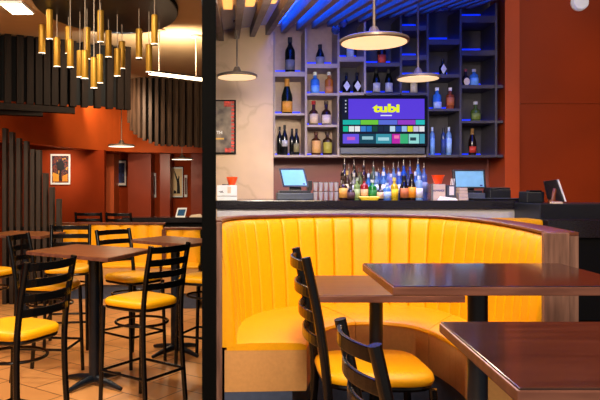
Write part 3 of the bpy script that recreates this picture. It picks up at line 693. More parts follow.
# ---------------------------------------------------------------- POS terminals, bowls, boxes
def pos(label, px0, px1, top, bot, Y, lean, base_px, m_frame='darkplastic', skew=0):
    zc = ZT
    t = thing('pos_terminal', label, 'terminal', (ax((px0+px1)/2, Y), Y, zc))
    w = (px1-px0)*Y/F/2; z0 = az(bot, Y)-zc; z1 = az(top, Y)-zc
    a = Vector((-w, 0, z0)); yb = lean
    fr = MB().hexa([(-w,0,z0),(w,0,z0),(w,.03,z0),(-w,.03,z0),(-w-skew,yb,z1),(w-skew,yb,z1),(w-skew,yb+.03,z1),(-w-skew,yb+.03,z1)]).build('screen_frame', m_frame, t, bevel=.004)
    q = lambda u, v: (-w+2*w*u-skew*v, yb*v-.002, z0+(z1-z0)*v)
    p = [q(.07,.09), q(.93,.09), q(.93,.91), q(.07,.91)]
    MB().add(p+[(x,y+.0025,z) for x,y,z in p], [(0,1,2,3),(7,6,5,4),(0,1,5,4),(1,2,6,5),(2,3,7,6),(3,0,4,7)]).build('screen', 'screenblue', fr)
    p = [q(.8,.12), q(.88,.12), q(.88,.2), q(.8,.2)]; p = [(x,y-.0015,z) for x,y,z in p]
    MB().add(p+[(x,y+.001,z) for x,y,z in p], [(0,1,2,3),(7,6,5,4),(0,1,5,4),(1,2,6,5),(2,3,7,6),(3,0,4,7)]).build('screen_icon', 'navyink', fr)
    b0, b1 = ((x-(px0+px1)/2)*Y/F for x in base_px)
    MB().box(b0, b1, -.03, .16, 0, .055).build('base', 'greyplastic', t, bevel=.006)
    MB().box(b0+.02, b1-.02, -.02, .15, .055, .075).build('base_cover', 'darkplastic', t, bevel=.004)
    MB().hexa([(-.05,.05,.075),(.05,.05,.075),(.05,.1,.075),(-.05,.1,.075),(-.04,.03+yb*.5,(z0+z1)/2),(.04,.03+yb*.5,(z0+z1)/2),(.04,.05+yb*.5,(z0+z1)/2),(-.04,.05+yb*.5,(z0+z1)/2)]).build('stand', 'darkplastic', t)
    return t
t = pos('point of sale terminal with bright tilted screen beside the marble wall', 283, 309, 168, 187, 5.25, .09, (277, 313), skew=.028)
MB().box(.10,.135,.03,.13,.075,.155).build('card_reader', 'darkplastic', t, bevel=.004)
pos('point of sale terminal with upright pale blue screen near the orange bowl', 454, 486.5, 169.5, 188.5, 5.35, .03, (458, 484))
def bowl(px, top, bot, Y, w, label, zb):
    t = thing('bowl', label, 'bowl', (ax(px, Y), Y, zb)); r = w*Y/F/2; h = (bot-top)*Y/F
    MB().lathe([(r*.45,0),(r*.55,.004),(r*.98,h*.96),(r,h),(r*.93,h),(r*.5,.012),(.001,.01)], n=26).build('bowl_wall', 'redbowl', t)
    MB().lathe([(r*.5,-.0),(r*.52,.006),(r*.4,.006)], n=20).build('foot_ring', 'redbowl', t)
    return t
Y1 = 5.15
b = thing('menu_box', 'white lettered box on the bar end in front of the marble wall', 'box', (ax(225,Y1), Y1, ZT))
w0, w1 = ax(217.2,Y1)-b.location.x, ax(237,Y1)-b.location.x
MB().box(w0, w1, -.06, .1, .034, .118).build('upper_carton', 'white', b, bevel=.002)
MB().box(w0, w1, -.06, .1, 0, .03).build('lower_carton', 'white', b, bevel=.002)
MB().box(w0+.003, w1-.003, -.056, .096, .03, .034).build('gap_strip', 'greyplastic', b)
text_mesh('est.', .028, 'lettering', 'darkplastic', b, (w0+.033, -.0608, .068), bold=.0008)
MB().box(w1-.075, w1-.048, -.0608, -.0602, .055, .105).build('sticker', 'kraft', b)
bowl(232, 175.2, 183.4, Y1+.02, 11.5, 'orange red bowl on the white lettered box by the marble wall', ZT+.1185)
MB().box(ax(222,Y1), ax(228.5,Y1), Y1-.04, Y1+.02, ZT+.1185, ZT+.126).build('phone', 'darkplastic', None, bevel=.002)
tag(bpy.data.objects['phone'], 'flat black phone lying on the white box beside the bowl', 'phone')
Yc = 5.15
t = thing('napkin_holder', 'cream box with blue lettering under the orange bowl beside the bottles', 'box', (ax(436.5,Yc), Yc, ZT))
cw = 6.9*Yc/F
MB().box(-cw, cw, -.05, .07, 0, .125).build('carton', 'kraft', t, bevel=.002)
text_mesh('ADVANCE', .019, 'lettering', 'navyink', t, (0.002, -.0508, .075), bold=.0008)
MB().box(-cw-.004, -cw+.012, -.053, .0725, 0, .128).build('corner_strip', 'silver', t)
bowl(438, 175, 183.8, Yc, 13, 'orange red bowl on the lettered cream box beside the bar bottles', ZT+.1285)
t = thing('straw_caddy', 'small dark caddy of paper straws between the napkin box and card stack', 'caddy', (ax(450,Yc), Yc, ZT))
MB().box(-.036,.036,-.035,.05,0,.118).build('holder', 'greyplastic', t, bevel=.003)
MB().box(-.018,.018,-.04,-.0355,.04,.108).build('card', 'paper', t)
for k in range(3): MB().tube([(.004+.012*k,0,.1),(.012+.012*k,.004,.17)], .003, 8).build('straw', 'paper', t)
t = thing('card_stack', 'stack of cream coasters beside the upright terminal', 'coasters', (ax(461.8,Yc), Yc, ZT))
for k in range(4): MB().box(-.037+.002*k, .037-.002*k, -.04, .04, k*.025, k*.025+.0225).build('coaster_pack', 'kraft', t, bevel=.002)
MB().hexa([(0,-.03,0),(.15,-.03,0),(.15,.02,0),(0,.02,0),(.02,-.02,.028),(.135,-.02,.018),(.135,.015,.018),(.02,.015,.03)]).build('folded_napkin', 'paper', None, bevel=.003)
o = bpy.data.objects['folded_napkin']; o.location = (ax(438,5.06), 5.068, ZT); tag(o, 'crumpled white napkin lying in front of the lettered box', 'napkin')
t = thing('cash_box', 'black squared box on the bar just beyond the upright terminal', 'box', (ax(498,5.3), 5.3, ZT))
MB().box(-.085,.085,-.05,.1,0,.085).build('body', 'darkplastic', t, bevel=.008); MB().box(-.08,.08,-.053,.1,.0855,.1).build('lid', 'darkplastic', t, bevel=.006)
t = thing('bar_mat', 'long flat black rubber mat along the bar in front of the black box', 'mat', (ax(496,5.1), 5.1, ZT))
MB().box(-.2,.2,-.05,.05,0,.014).build('mat_body', 'blackmat', t, bevel=.004); MB().box(-.19,.19,-.04,.04,.0142,.017).build('rib_surface', 'greyplastic', t)
t = thing('receipt_printer', 'dark receipt printer standing on the counter against the red wall', 'printer', (ax(532,5.5), 5.5, az(203,4.6)))
MB().box(-.065,.07,-.26,-.12,.005,.09).build('body', 'darkplastic', t, bevel=.01); MB().box(-.045,.05,-.262,-.2,.0875,.1).build('paper_cover', 'blackmat', t, bevel=.006)
t.location = (ax(531,4.93), 5.12, az(204,4.6)); t.location.z -= .005
# tilted terminal seen from behind
Yt = 4.8; zt = az(204,4.6)
t = thing('tilted_terminal', 'black touch terminal tilted away with white screen edge on the service counter', 'terminal', (ax(557,Yt), Yt, zt))
c = lambda px, py: (ax(px,Yt)-t.location.x, 0, az(py,Yt)-zt)
a, b_, c_, d_ = c(546,181), c(562,179), c(572.5,203), c(556,205)
p = [Vector(v) for v in (c(545,181), c(565,179.5), c(573,203.2), c(549,199))]
dy = Vector((0,.03,0)); p[1].y = p[2].y = .12; p[3].z = max(.008, p[3].z); p[2].z = .006
MB().add(p+[v+dy for v in p], [(0,1,2,3),(7,6,5,4),(0,1,5,4),(1,2,6,5),(2,3,7,6),(3,0,4,7)]).build('housing', 'darkplastic', t, bevel=.005)
e0, e1 = p[1]+Vector((0,.0,0)), p[2]
MB().add([e0+Vector((.001,-.004,0)), e0+Vector((.013,-.004,0)), e1+Vector((.013,-.004,.002)), e1+Vector((.001,-.004,.002))]+[e0+Vector((.001,.034,0)), e0+Vector((.013,.034,0)), e1+Vector((.013,.034,.002)), e1+Vector((.001,.034,.002))], [(0,1,2,3),(7,6,5,4),(0,1,5,4),(1,2,6,5),(2,3,7,6),(3,0,4,7)]).build('screen_edge', 'white', t)
MB().tube([(-.02,.04,.005),(-.01,.04,.06),(.01,.06,.1)], [.03,.018,.018], 12).build('stand', mat('brown_stand',(110,52,24),.5), t)
MB().box(ax(551,4.66),ax(561,4.66),4.63,4.68,zt+.0005,zt+.014).build('card_tray', 'kraft', None, bevel=.003)
tag(bpy.data.objects['card_tray'], 'small pale tray at the foot of the tilted terminal', 'tray')
# white wall disc
t = thing('wall_speaker', 'round white speaker disc high on the red wall', 'speaker', (ax(578.5,YR), YR, az(3,YR)))
MB().lathe([(.078,0),(.078,.03),(.07,.045),(.02,.05)], n=32).build('grille', 'discw', t); MB().lathe([(.082,-.012),(.082,.006),(.06,.006)], n=32).build('ring', 'white', t)
t.rotation_euler = (PI/2, 0, 0); t.location.y = YR-.012
# ================================================================ SLAT CANOPY
def zsl(x, y): return 2.64+.131*x-.154*(6.4-y)
Yn, Yf = 3.35, 6.24
Xs = []
x = LX(6.4)+.07
nS = 0
first = None; firstled = None; firstwarm = None
PIT = .148
k = 0
x = LX(YS)+.12
while x < 2.35:
    xm = x
    if first is None:
        z0 = zsl(0, Yf); z1 = zsl(0, Yn)
        z0 -= .131*0
        first = MB().hexa([(-.023,Yn-Yf,z1-z0),(.023,Yn-Yf,z1-z0),(.023,0,0),(-.023,0,0),(-.023,Yn-Yf,z1-z0+.085),(.023,Yn-Yf,z1-z0+.085),(.023,0,.085),(-.023,0,.085)]).build('ceiling_slat', 'slat', None)
        tag(first, 'dark wooden slat sloping under the blue lit ceiling over the bar', 'ceiling slat', 'ceiling slats over the bar')
        o = first
    else:
        o = first.copy(); COL.objects.link(o)
    o.location = (xm, Yf, zsl(xm, Yf))
    # light strip in the gap
    xg = x+PIT/2
    warm = xg < .30
    if warm:
        if firstwarm is None:
            ys = (Yn-Yf, 4.45-Yf)
            zz = lambda y: zsl(0, Yf+y)-zsl(0, Yf)+.086
            firstwarm = MB().hexa([(-.03,ys[0],zz(ys[0])),(.03,ys[0],zz(ys[0])),(.03,ys[1],zz(ys[1])),(-.03,ys[1],zz(ys[1])),(-.03,ys[0],zz(ys[0])+.012),(.03,ys[0],zz(ys[0])+.012),(.03,ys[1],zz(ys[1])+.012),(-.03,ys[1],zz(ys[1])+.012)]).build('amber_light_strip', 'ledwarm', None)
            tag(firstwarm, 'amber light strip between the ceiling slats over the marble wall', 'light strip', 'amber strips between slats'); o = firstwarm
        else: o = firstwarm.copy(); COL.objects.link(o)
    else:
        if firstled is None:
            ys = (Yn-Yf, -.12)
            zz = lambda y: zsl(0, Yf+y)-zsl(0, Yf)+.086
            firstled = MB().hexa([(-.025,ys[0],zz(ys[0])),(.025,ys[0],zz(ys[0])),(.025,ys[1],zz(ys[1])),(-.025,ys[1],zz(ys[1])),(-.025,ys[0],zz(ys[0])+.01),(.025,ys[0],zz(ys[0])+.01),(.025,ys[1],zz(ys[1])+.01),(-.025,ys[1],zz(ys[1])+.01)]).build('blue_light_strip', 'ledblue', None)
            tag(firstled, 'blue light strip between the ceiling slats over the bar', 'light strip', 'blue strips between slats'); o = firstled
        else: o = firstled.copy(); COL.objects.link(o)
    o.location = (xg, Yf, zsl(xg, Yf))
    x += PIT; k += 1
xa, xb = LX(YS)+.06, 2.6
struct('ceiling.002', MB().hexa([(xa,Yn-.05,zsl(xa,Yn)+.102),(xb,Yn-.05,zsl(xb,Yn)+.102),(xb,6.64,zsl(xb,6.64)+.102),(xa,6.64,zsl(xa,6.64)+.102)]+[(xa,Yn-.05,zsl(xa,Yn)+.19),(xb,Yn-.05,zsl(xb,Yn)+.19),(xb,6.64,zsl(xb,6.64)+.19),(xa,6.64,zsl(xa,6.64)+.19)]), 'white')
# ================================================================ PENDANTS
def pendant(name, label, x, y, z, r, ztop, rod='bronze', pw=14):
    t = thing(name, label, 'pendant lamp', (x, y, z))
    MB().lathe([(r*.97,0),(r,.006),(r*.99,.018),(r*.9,.026),(r*.5,.034),(r*.24,.04),(r*.2,.055),(.03,.062),(.02,.085),(.008,.09)], n=48).build('shade', 'bronze', t)
    MB().lathe([(r*.93,-.002),(r*.93,.002),(r*.5,.003)], n=48).build('diffuser', 'lens' if rod == 'bronze' else 'lens2', t)
    MB().tube([(0,0,.085),(0,0,ztop-z)], .0085 if rod == 'bronze' else .006, 10).build('rod', rod, t)
    MB().lathe([(.03,ztop-z-.012),(.03,ztop-z)], n=20).build('ceiling_cup', 'bronze', t)
    l = bpy.data.lights.new('pendant_glow', 'AREA'); l.shape = 'DISK'; l.size = r*1.8; l.energy = pw; l.color = (1, .78, .5)
    lo = bpy.data.objects.new('pendant_glow', l); COL.objects.link(lo); lo.location = (x, y, z-.006)
    return t
def pz(x, y): return zsl(x, y)+.075
Y = 3.5; x = ax(374, Y); pendant('pendant_lamp', 'large flat disc pendant lamp hanging before the bottle shelves', x, Y, az(43,Y), 34.5/F*Y, pz(x,Y))
Y = 5.2; x = ax(418, Y); pendant('pendant_lamp', 'small disc pendant lamp over the bar above the television edge', x, Y, az(79,Y), 21.5/F*Y, pz(x,Y))
Y = 5.2; x = ax(237, Y); pendant('pendant_lamp', 'disc pendant lamp hanging in front of the marble wall', x, Y, az(77.5,Y), 20.5/F*Y, pz(x,Y))
Y = 8.6; pendant('pendant_lamp', 'disc pendant lamp with long white cord below the brass tubes', ax(121.5,Y), Y, az(146.5,Y), 13.5/F*Y, 2.95, 'cord', 8)
Y = 10.8; pendant('pendant_lamp', 'far disc pendant lamp hanging above the figure picture', ax(182,Y), Y, az(159.5,Y), 11/F*Y, 2.95, 'cord', 8)
# blue glass globes under the slats
for px, py, lb in ((335.8,30,'small smoked glass globe hanging lower beside the large pendant'),(343.2,23,'small smoked glass globe hanging higher beside the large pendant'),(445.5,7,'small smoked glass globe hanging above the dark shelves')):
    Y = 5.9; x = ax(px,Y); z = az(py,Y); t = thing('glass_globe', lb, 'hanging globe', (x, Y, z))
    MB().lathe([(.004,-.04),(.025,-.033),(.04,-.012),(.042,.005),(.03,.028),(.012,.04)], n=20).build('globe', 'globe', t)
    MB().tube([(0,0,.038),(0,0,pz(x,Y)-z)], .003, 8).build('cord', 'black', t); MB().lathe([(.014,.036),(.014,.055)], n=12).build('socket', 'silver', t)
# ================================================================ LEFT CEILING FEATURES
ZC = 2.95
YCa, XCa = 6.25, ax(108, 6.25)
t = thing('chandelier_canopy', 'large dark oval ceiling canopy from which the brass tubes hang', 'ceiling canopy', (XCa, YCa, ZC-.05))
MB().lathe([(1.0,0),(1.0,.05)], n=64, sx=.66, sy=.98).build('plate', 'canopy', t)
MB().lathe([(1.012,.012),(1.012,.05)], n=64, sx=.66, sy=.98).build('edge_trim', 'blackmat', t)
TUB = [(42,25,54,7.0),(49.5,10,40,6.2),(57,38,67.5,6.4),(68.5,27,54.5,6.5),(70.3,40,68.2,5.9),(80,51,78,6.3),(85,51,79.5,5.7),(87,28,60,6.2),(94,58,89,5.4),(99.8,55,84,5.9),(100.6,11,43,6.0),(108.5,31,58,6.6),(117.3,49,77,6.4),(122,42,69.5,6.8),(139,29.5,59,6.2),(149,45,73,6.3),(154.5,15.5,45,5.8)]
ords = ['first','second','third','fourth','fifth','sixth','seventh','eighth','ninth','tenth','eleventh','twelfth','thirteenth','fourteenth','fifteenth','sixteenth','last']
extra = {0:'outermost on the picture side', 8:'lowest hanging of all', 10:'high and close to the middle', 14:'alone before the pale ceiling', 16:'highest at the pale ceiling side'}
for k, (px, tp, bt, Yk) in enumerate(TUB):
    # keep the hanging point inside the oval
    x = ax(px, Yk)
    zb = az(bt, Yk); h = (bt-tp)*Yk/F; r = 3.3/F*Yk
    lb = 'brass tube pendant, %s from left in the cluster%s' % (ords[k] if k < 16 else 'seventeenth', (', '+extra[k]) if k in extra else '')
    t = thing('tube_pendant', lb, 'pendant lamp', (x, Yk, zb), group='brass tube pendants')
    MB().lathe([(r*.96,.012),(r,.014),(r,h),(r*.8,h+.006),(.006,h+.01)], n=20).build('tube', 'brass', t)
    MB().lathe([(r*.99,0),(r*.99,.011),(r*.6,.012)], n=20).build('lens', 'lens2', t)
    MB().lathe([(r*1.02,-.001),(r*1.02,.004),(r*.98,.004),(r*.98,-.001)], n=20).build('ring', 'silver', t)
    MB().tube([(0,0,h),(0,0,ZC-.05-zb)], .004, 6).build('cord', 'cord', t)
# linear light
t = thing('linear_light', 'thin glowing linear light bar hung below the pale ceiling', 'pendant lamp', (ax(175,7.4), 7.4, 2.46))
pA = Vector((ax(149.5,7.15), 7.15, 2.45)); pB = Vector((LX(7.6)-.06, 7.6, 2.45))
MB().bar(pA, pB, .03, .03).build('lens_bar', 'linear', t, local=False)
MB().bar(pA+Vector((0,0,.025)), pB+Vector((0,0,.025)), .05, .018).build('housing', 'bronze', t, local=False)
for f in (.17, .85):
    q = pA.lerp(pB, f); MB().tube([q+Vector((0,0,.03)), Vector((q.x,q.y,ZC))], .008, 8).build('cord', 'cord', t, local=False)
    MB().lathe([(.07,ZC-.02),(.07,ZC)], (q.x,q.y,0), 20).build('ceiling_cup', 'cord', t, local=False)
# ceiling light panel at the left corner
t = thing('ceiling_light', 'bright ceiling light panel at the upper corner beside the brass tubes', 'ceiling light', (ax(17,6.3), 6.3, ZC-.03))
MB().box(-.11,.11,-.2,.2,.01,.03).build('frame', 'white', t); MB().box(-.1,.1,-.18,.18,0,.011).build('diffuser', 'linear', t)
# slatted bulkheads
def bulkhead(name, label, pts, nsl, m, zt, zbf, w, d):
    c = catmull([(x,y,0) for x,y in pts], nsl)
    t = thing(name, label, 'slat screen', (c[nsl//2].x, c[nsl//2].y, zbf(.5)))
    for i, p in enumerate(c):
        q = c[min(i+1,nsl)]-c[max(i-1,0)]; q.normalize(); nv = Vector((-q.y, q.x, 0))
        b = p+nv*d
        MB().prism([tuple((p-q*w/2)[:2]), tuple((p+q*w/2)[:2]), tuple((b+q*w/2)[:2]), tuple((b-q*w/2)[:2])], zbf(i/nsl), zt).build('slat', m, t, local=False)
    bk = MB()
    for i in range(nsl):
        a, b = c[i], c[i+1]; q = (b-a).normalized(); nv = Vector((-q.y,q.x,0))*(d+.005)
        zz = max(zbf(i/nsl), zbf((i+1)/nsl))+.03
        bk.prism([tuple((a+nv)[:2]), tuple((b+nv)[:2]), tuple((b+nv*1.3)[:2]), tuple((a+nv*1.3)[:2])], zz, zt)
    bk.build('backing_panel', 'blackmat', t, local=False)
    return t
bulkhead('slat_bulkhead', 'dark brown slatted ceiling bulkhead behind the brass tubes', [(ax(-40,7.2),7.2),(ax(24,7.5),7.5),(ax(70,7.75),7.75),(ax(128,8.1),8.1)], 16, 'slatd', ZC-.006, lambda f: 2.16, .075, .08)
bulkhead('slat_bulkhead', 'curved brown slatted bulkhead hanging above the far pendant lamp', [(ax(128,10.6),10.6),(ax(140,10.4),10.4),(ax(160,10.4),10.4),(ax(182,10.6),10.6),(ax(203,10.9),10.9)], 13, 'slatv', ZC-.006, lambda f: 1.22+(185-(122+24*min(1,f*2.2)**.6))/650*10.5, .05, .09)
mbt = thing('ceiling_beam', 'dark stepped beam under the slatted bulkhead at the orange soffit', 'beam', (ax(50,7.4), 7.4, 2.1))
MB().prism([(ax(-40,7.15),7.15),(ax(75,7.8),7.8),(ax(75,7.9),7.9),(ax(-40,7.3),7.3)], 2.08, 2.155).build('beam', 'slatd', mbt, local=False)
MB().prism([(ax(-40,7.25),7.25),(ax(43,7.62),7.62),(ax(43,7.75),7.75),(ax(-40,7.4),7.4)], 2.03, 2.079).build('lower_board', 'slatd', mbt, local=False)
# stepped slat screen
t = thing('slat_screen', 'floor standing brown slat screen with tops stepping down beside the banquette', 'slat screen', (ax(40,8.0), 8.0, FL))
tops = [(4,128),(11,132),(18,138),(25.5,141),(32,149),(38,150),(44.5,173),(51,187),(58,199)]
for px, ty in tops: MB().box(ax(px-2,8.0), ax(px+2,8.0), 8.0, 8.1, FL, az(ty,8.0)).build('slat', 'slats', t, local=False, bevel=.004)
MB().box(ax(0,8.0), ax(60.5,8.0), 8.101, 8.13, FL, .7).build('backing_panel', 'blackmat', t, local=False)
# ================================================================ LEFT BANQUETTES
def banquette(label, x0, x1, y, zr, zs, depth, rim_ext=0, seat=True):
    t = thing('banquette', label, 'banquette', ((x0+x1)/2, y, FL))
    vs = []; fs = []; n = max(2, round((x1-x0)/.2)); N = n*6
    for i in range(N+1):
        x = x0+(x1-x0)*i/N; u = (i % 6)/6; bul = .02*abs(math.sin(PI*u))**.6
        for z, o in ((FL+.2,.0),(zr-.06,0),(zr-.005,.005),(zr-.003,.06)): vs.append((x, y-bul+o, z))
    for i in range(N):
        for j in range(3): fs.append((i*4+j, (i+1)*4+j, (i+1)*4+j+1, i*4+j+1))
    k = len(vs); vs += [(x0,y+.06,FL+.2),(x1,y+.06,FL+.2)]
    fs += [(0,1,2,3,k), tuple(N*4+j for j in range(4))+(k+1,)]
    MB().add(vs, fs, True).build('back_cushion', 'yellow', t, local=False)
    MB().box(x0-.03, x1+.03, y-.025, y+.11, zr, zr+.025).build('top_rim', 'rim', t, local=False, bevel=.004)
    MB().box(x0-.05, x0-.002, y-.03, y+.1, FL, zr-.001).build('end_panel', 'rim', t, local=False)
    MB().box(x0, x1, y+.062, y+.1, FL, zr-.001).build('outer_shell', 'endwood', t, local=False)
    if seat:
        MB().box(x0, x1, y-depth, y-.03, zs-.03, zs).build('seat_cushion', 'yellow', t, local=False, bevel=.01)
        MB().box(x0, x1, y-depth+.005, y-.03, FL+.19, zs-.031).build('seat_front', 'tan', t, local=False)
        MB().box(x0, x1, y-depth+.06, y+.05, FL, FL+.189).build('plinth', 'plinth', t, local=False)
    return t
YL = 8.75
banquette('long yellow channelled banquette below the three pictures of the red wall', ax(50,YL), ax(163,YL), YL, az(224.5,YL), az(262,YL), .42)
YL = 8.1
banquette('short yellow banquette beside the partition with a wooden end post', ax(166,YL), LX(YL)-.11, YL, az(229.5,YL), az(262,YL), .42)
# dark rail counter with tablet
t = thing('rail_counter', 'dark narrow rail counter behind the yellow banquettes', 'counter', (ax(160,9.7), 9.7, FL))
MB().prism([(ax(122,9.5),9.5),(LX(9.5)-.06,9.5),(LX(9.9)-.06,9.9),(ax(122,9.9),9.9)], az(222.5,9.5), az(217.5,9.5)).build('rail_top', 'granite', t, local=False)
MB().prism([(ax(124,9.55),9.55),(LX(9.55)-.07,9.55),(LX(9.85)-.07,9.85),(ax(124,9.85),9.85)], FL, az(222.6,9.5)).build('body', 'blackmat', t, local=False)
zr = az(217.5,9.5)+.0005
t = thing('tablet', 'white framed tablet propped on the dark rail counter', 'tablet', (ax(181,9.6), 9.6, zr))
w = 5*9.6/F
MB().hexa([(-w-.01,-.02,0),(w-.015,-.02,0),(w-.015,0,0),(-w-.01,0,0),(-w+.02,.06,.135),(w+.012,.06,.135),(w+.012,.08,.135),(-w+.02,.08,.135)]).build('frame', 'white', t)
q = lambda u, v: ((-w-.01)+(2*w-.005)*u+(.03)*v, -.02+.08*v-.003, .135*v)
p = [q(.14,.16), q(.88,.16), q(.88,.84), q(.14,.84)]
MB().add(p+[(x,y+.0025,z) for x,y,z in p], [(0,1,2,3),(7,6,5,4),(0,1,5,4),(1,2,6,5),(2,3,7,6),(3,0,4,7)]).build('screen', em('tablet_screen',(60,100,130),.6), t)
MB().hexa([(-.02,.05,0),(.02,.05,0),(.02,.14,0),(-.02,.14,0),(-.02,.05,.08),(.02,.05,.08),(.02,.07,.08),(-.02,.07,.08)]).build('stand', 'darkplastic', t)
MB().hexa([(0,0,0),(.2,0,0),(.2,.1,0),(0,.1,0),(.03,.01,.03),(.17,.02,.045),(.17,.08,.045),(.03,.08,.03)]).build('folded_cloth', 'kraft', None, bevel=.004)
o = bpy.data.objects['folded_cloth']; o.location = (ax(189,9.6), 9.58, zr); tag(o, 'pale folded cloth on the dark rail beside the tablet', 'cloth')
# pictures on the red wall
def pic(label, px0, px1, py0, py1, Y, art, framem='white', matw=.1, shapes=()):
    t = thing('framed_picture', label, 'picture', (ax((px0+px1)/2,Y), Y, az((py0+py1)/2,Y)))
    w, h = (px1-px0)*Y/F/2, (py1-py0)*Y/F/2
    MB().box(-w,w,0,.03,-h,h).build('frame', framem, t, bevel=.003)
    MB().box(-w*(1-matw*.5),w*(1-matw*.5),-.002,-.0002,-h*(1-matw*.4),h*(1-matw*.4)).build('mount', 'white', t)
    MB().box(-w*(1-matw*1.6),w*(1-matw*1.6),-.004,-.0021,-h*(1-matw*1.2),h*(1-matw*1.2)).build('print', art, t)
    for poly, m_ in shapes:
        P = [(x*w, z*h) for x, z in poly]; n = len(P)
        MB().add([(x,-.0055,z) for x,z in P]+[(x,-.0041,z) for x,z in P], [tuple(range(n)), tuple(range(2*n-1,n-1,-1))]+[(i,(i+1)%n,n+(i+1)%n,n+i) for i in range(n)]).build('figure', m_, t)
    return t
def art_mat(name, cols, scale):
    m = mat(name, cols[0], .6); nt = m.node_tree
    r = [n for n in nt.nodes if n.type == 'VALTORGB'][0]; n = [n for n in nt.nodes if n.type == 'TEX_NOISE'][0]; n.inputs['Scale'].default_value = scale
    els = r.color_ramp.elements; els[0].position = .3; els[0].color = srgb(*cols[0]); els[1].position = .72; els[1].color = srgb(*cols[-1])
    for i, c in enumerate(cols[1:-1]):
        e = els.new(.3+.42*(i+1)/(len(cols)-1)); e.color = srgb(*c)
    r.color_ramp.interpolation = 'CONSTANT'
    return m
a1 = art_mat('art_colourful', [(30,20,30),(120,50,30),(40,30,50),(220,150,40),(180,60,30)], 14)
inkd = mat('art_ink', (30,22,24), .7)
YP1 = 11.3
t1 = pic('colourful abstract picture in a white frame beside the slat screen', 50.5, 70.2, 154, 184.5, YP1, a1, shapes=[([(-.3,-.1),(.35,-.05),(.45,.35),(.1,.6),(-.4,.4)], inkd), ([(-.12,-.75),(.14,-.75),(.1,0),(-.08,0)], inkd), ([(-.75,-.8),(-.15,-.8),(-.15,-.35),(-.75,-.2)], mat('art_gold',(226,150,40),.7)), ([(.2,-.8),(.75,-.8),(.75,-.3),(.2,-.45)], mat('art_amber',(206,130,36),.7))])
Y = 12.9
pic('blue toned picture with dark frame in the first alcove', 115.5, 126.5, 159.5, 186.5, 12.95, art_mat('art_blue', [(20,30,70),(40,60,120),(110,140,190)], 9), 'blackmat', .22, [([(-.2,-.6),(.25,-.6),(.2,.3),(.35,.55),(.1,.5),(-.15,.3)], mat('art_navy',(30,40,84),.7))])
pic('narrow grey picture at the dark alcove edge', 151.5, 156, 173, 197.5, 12.95, art_mat('art_grey', [(60,40,40),(110,80,80),(150,120,110)], 6), 'white', .2)
pic('cream picture of a dark figure with raised arm', 171, 183.2, 166.5, 198, 12.95, mat('art_cream', (232,200,150), .6, var=.05), 'blackmat', .12, [([(-.05,-.72),(.5,-.72),(.45,-.2),(.35,.15),(.42,.35),(.25,.42),(.12,.2),(-.42,.75),(-.5,.68),(-.05,.05),(.0,-.3)], inkd), ([(-.6,-.72),(-.1,-.72),(-.15,-.55),(-.5,-.5)], inkd)])
pic('thin pale picture edge behind the figure picture', 184.3, 187.2, 175, 197, 12.95, art_mat('art_pale', [(120,90,80),(170,140,120)], 6), 'white', .2)
# support pad behind the colourful picture: wall face it hangs on
struct('wall_red_face', MB().prism([(ax(-60,YP1),YP1+.03),(ax(104,YP1),YP1+.03),(ax(104,YP1),YP1+.2),(ax(-60,YP1),YP1+.2)], FL, 1.83), 'redwall')
# ================================================================ LIGHTS
def area(loc, target, size, power, col=(1,.86,.68), spread=PI):
    l = bpy.data.lights.new('unseen_area', 'AREA'); l.size = size; l.energy = power; l.color = col; l.spread = spread; l.shape = 'DISK'  # unseen lamps without fittings, added to brighten the rooms
    o = bpy.data.objects.new('unseen_area', l); COL.objects.link(o); o.location = loc
    o.rotation_euler = (Vector(target)-Vector(loc)).to_track_quat('-Z', 'Y').to_euler(); return o
def spot(loc, target, power, ang, col=(1,.82,.6), blend=.6, r=.05):
    l = bpy.data.lights.new('spot', 'SPOT'); l.energy = power; l.spot_size = ang; l.spot_blend = blend; l.color = col; l.shadow_soft_size = r
    o = bpy.data.objects.new('spot', l); COL.objects.link(o); o.location = loc
    o.rotation_euler = (Vector(target)-Vector(loc)).to_track_quat('-Z', 'Y').to_euler(); return o
area((.6,1.7,3.05), (.65,3.4,.6), .7, 75)
area((.75,2.8,3.0), (.7,3.5,.5), .5, 14)
area((.1,.2,2.4), (.6,3.2,.6), .9, 75)  # camera-side fill added to lighten the shaded seat fronts
area((.25,3.1,2.1), (.2,6.3,1.8), .35, 12, (1,.88,.74), 1.6)
spot((1.0,3.5,1.95), (.62,6.5,1.8), 70, .62, (1,.88,.72), blend=.8, r=.1)  # added spot that whitens the bays beside the marble
spot((.9,4.85,2.15), (.9,5.3,1.1), 26, 1.7, (1,.9,.8), r=.1)
spot((1.45,4.3,2.1), (1.8,6.4,1.65), 55, .9, (1,.9,.82), r=.1)  # extra front spot put in to brighten bottles in the dark bays
spot((2.6,3.2,2.7), (2.7,6.2,1.6), 230, 1.2, (1,.8,.6))
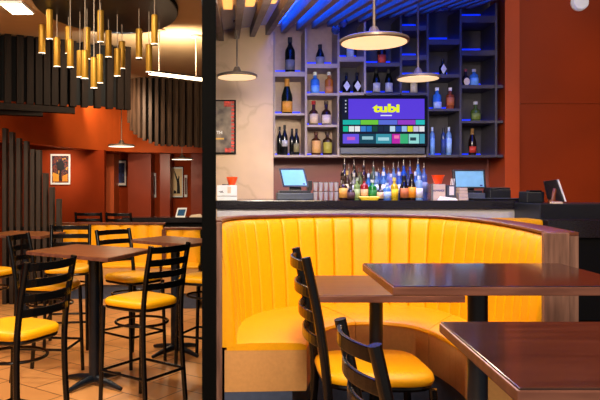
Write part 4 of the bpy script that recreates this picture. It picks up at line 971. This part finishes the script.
area((-1.2,3.4,2.9), (-1.0,4.8,0), .6, 125, (1,.86,.66))
area((-1.3,7.15,2.9), (-1.2,8.7,.3), .4, 105, (1,.84,.6))  # added above the banquette to brighten its yellow
spot((-1.3,10.7,1.6), (-1.35,12.9,1.3), 45, 1.3, (1,.84,.62), blend=1)  # low unseen spot added to brighten the alcove pictures
area((-3.0,5.0,2.9), (-2.4,6,0), .5, 60, (1,.84,.62))
spot((ax(90,10.6),10.75,2.8), (ax(92,11.0),11.3,2.35), 34, 1.2, (1,.74,.42), blend=.9)
spot((-2.0,9.4,2.7), (-2.2,12,2.2), 85, 1.7, (1,.72,.45), blend=1)
spot((-1.6,9.5,2.6), (-1.6,12.9,1.2), 90, 1.4, (1,.78,.55), blend=1)
spot((ax(60,10.6),10.5,1.78), (ax(60,11.3),11.3,1.45), 45, 1.3, (1,.86,.66), blend=1)  # unseen spot added below the soffit for the colourful picture
spot((-.6,7.4,2.52), (-.62,7.6,2.95), 110, 2.3, (1,.74,.42), r=.15)
GRP = {'bar_stool': 'bar stools of the tiled room', 'dining_chair': 'dining chairs', 'high_table': 'high tables', 'pendant_lamp': 'disc pendant lamps', 'framed_picture': 'pictures on the red wall', 'bowl': 'orange red bowls', 'glass_globe': 'hanging glass globes', 'pos_terminal': 'point of sale terminals', 'banquette': 'yellow banquettes', 'slat_bulkhead': 'slatted bulkheads'}
for o in list(COL.objects):
    if o.parent is None and o.get('label'):
        b0 = o.name.split('.')[0]
        if b0 in GRP: o['group'] = GRP[b0]
        if b0 == 'bottle': o['group'] = 'liquor bottles on the bar' if o.location.y < 5.6 else 'bottles on the back shelves'
w = bpy.data.worlds.new('world'); SC.world = w; w.use_nodes = True
w.node_tree.nodes['Background'].inputs[0].default_value = (1, .86, .74, 1); w.node_tree.nodes['Background'].inputs[1].default_value = .32
vs_ = SC.view_settings; vs_.view_transform = 'Standard'; vs_.look = 'None'; vs_.gamma = 1; vs_.use_curve_mapping = False; vs_.exposure = 0
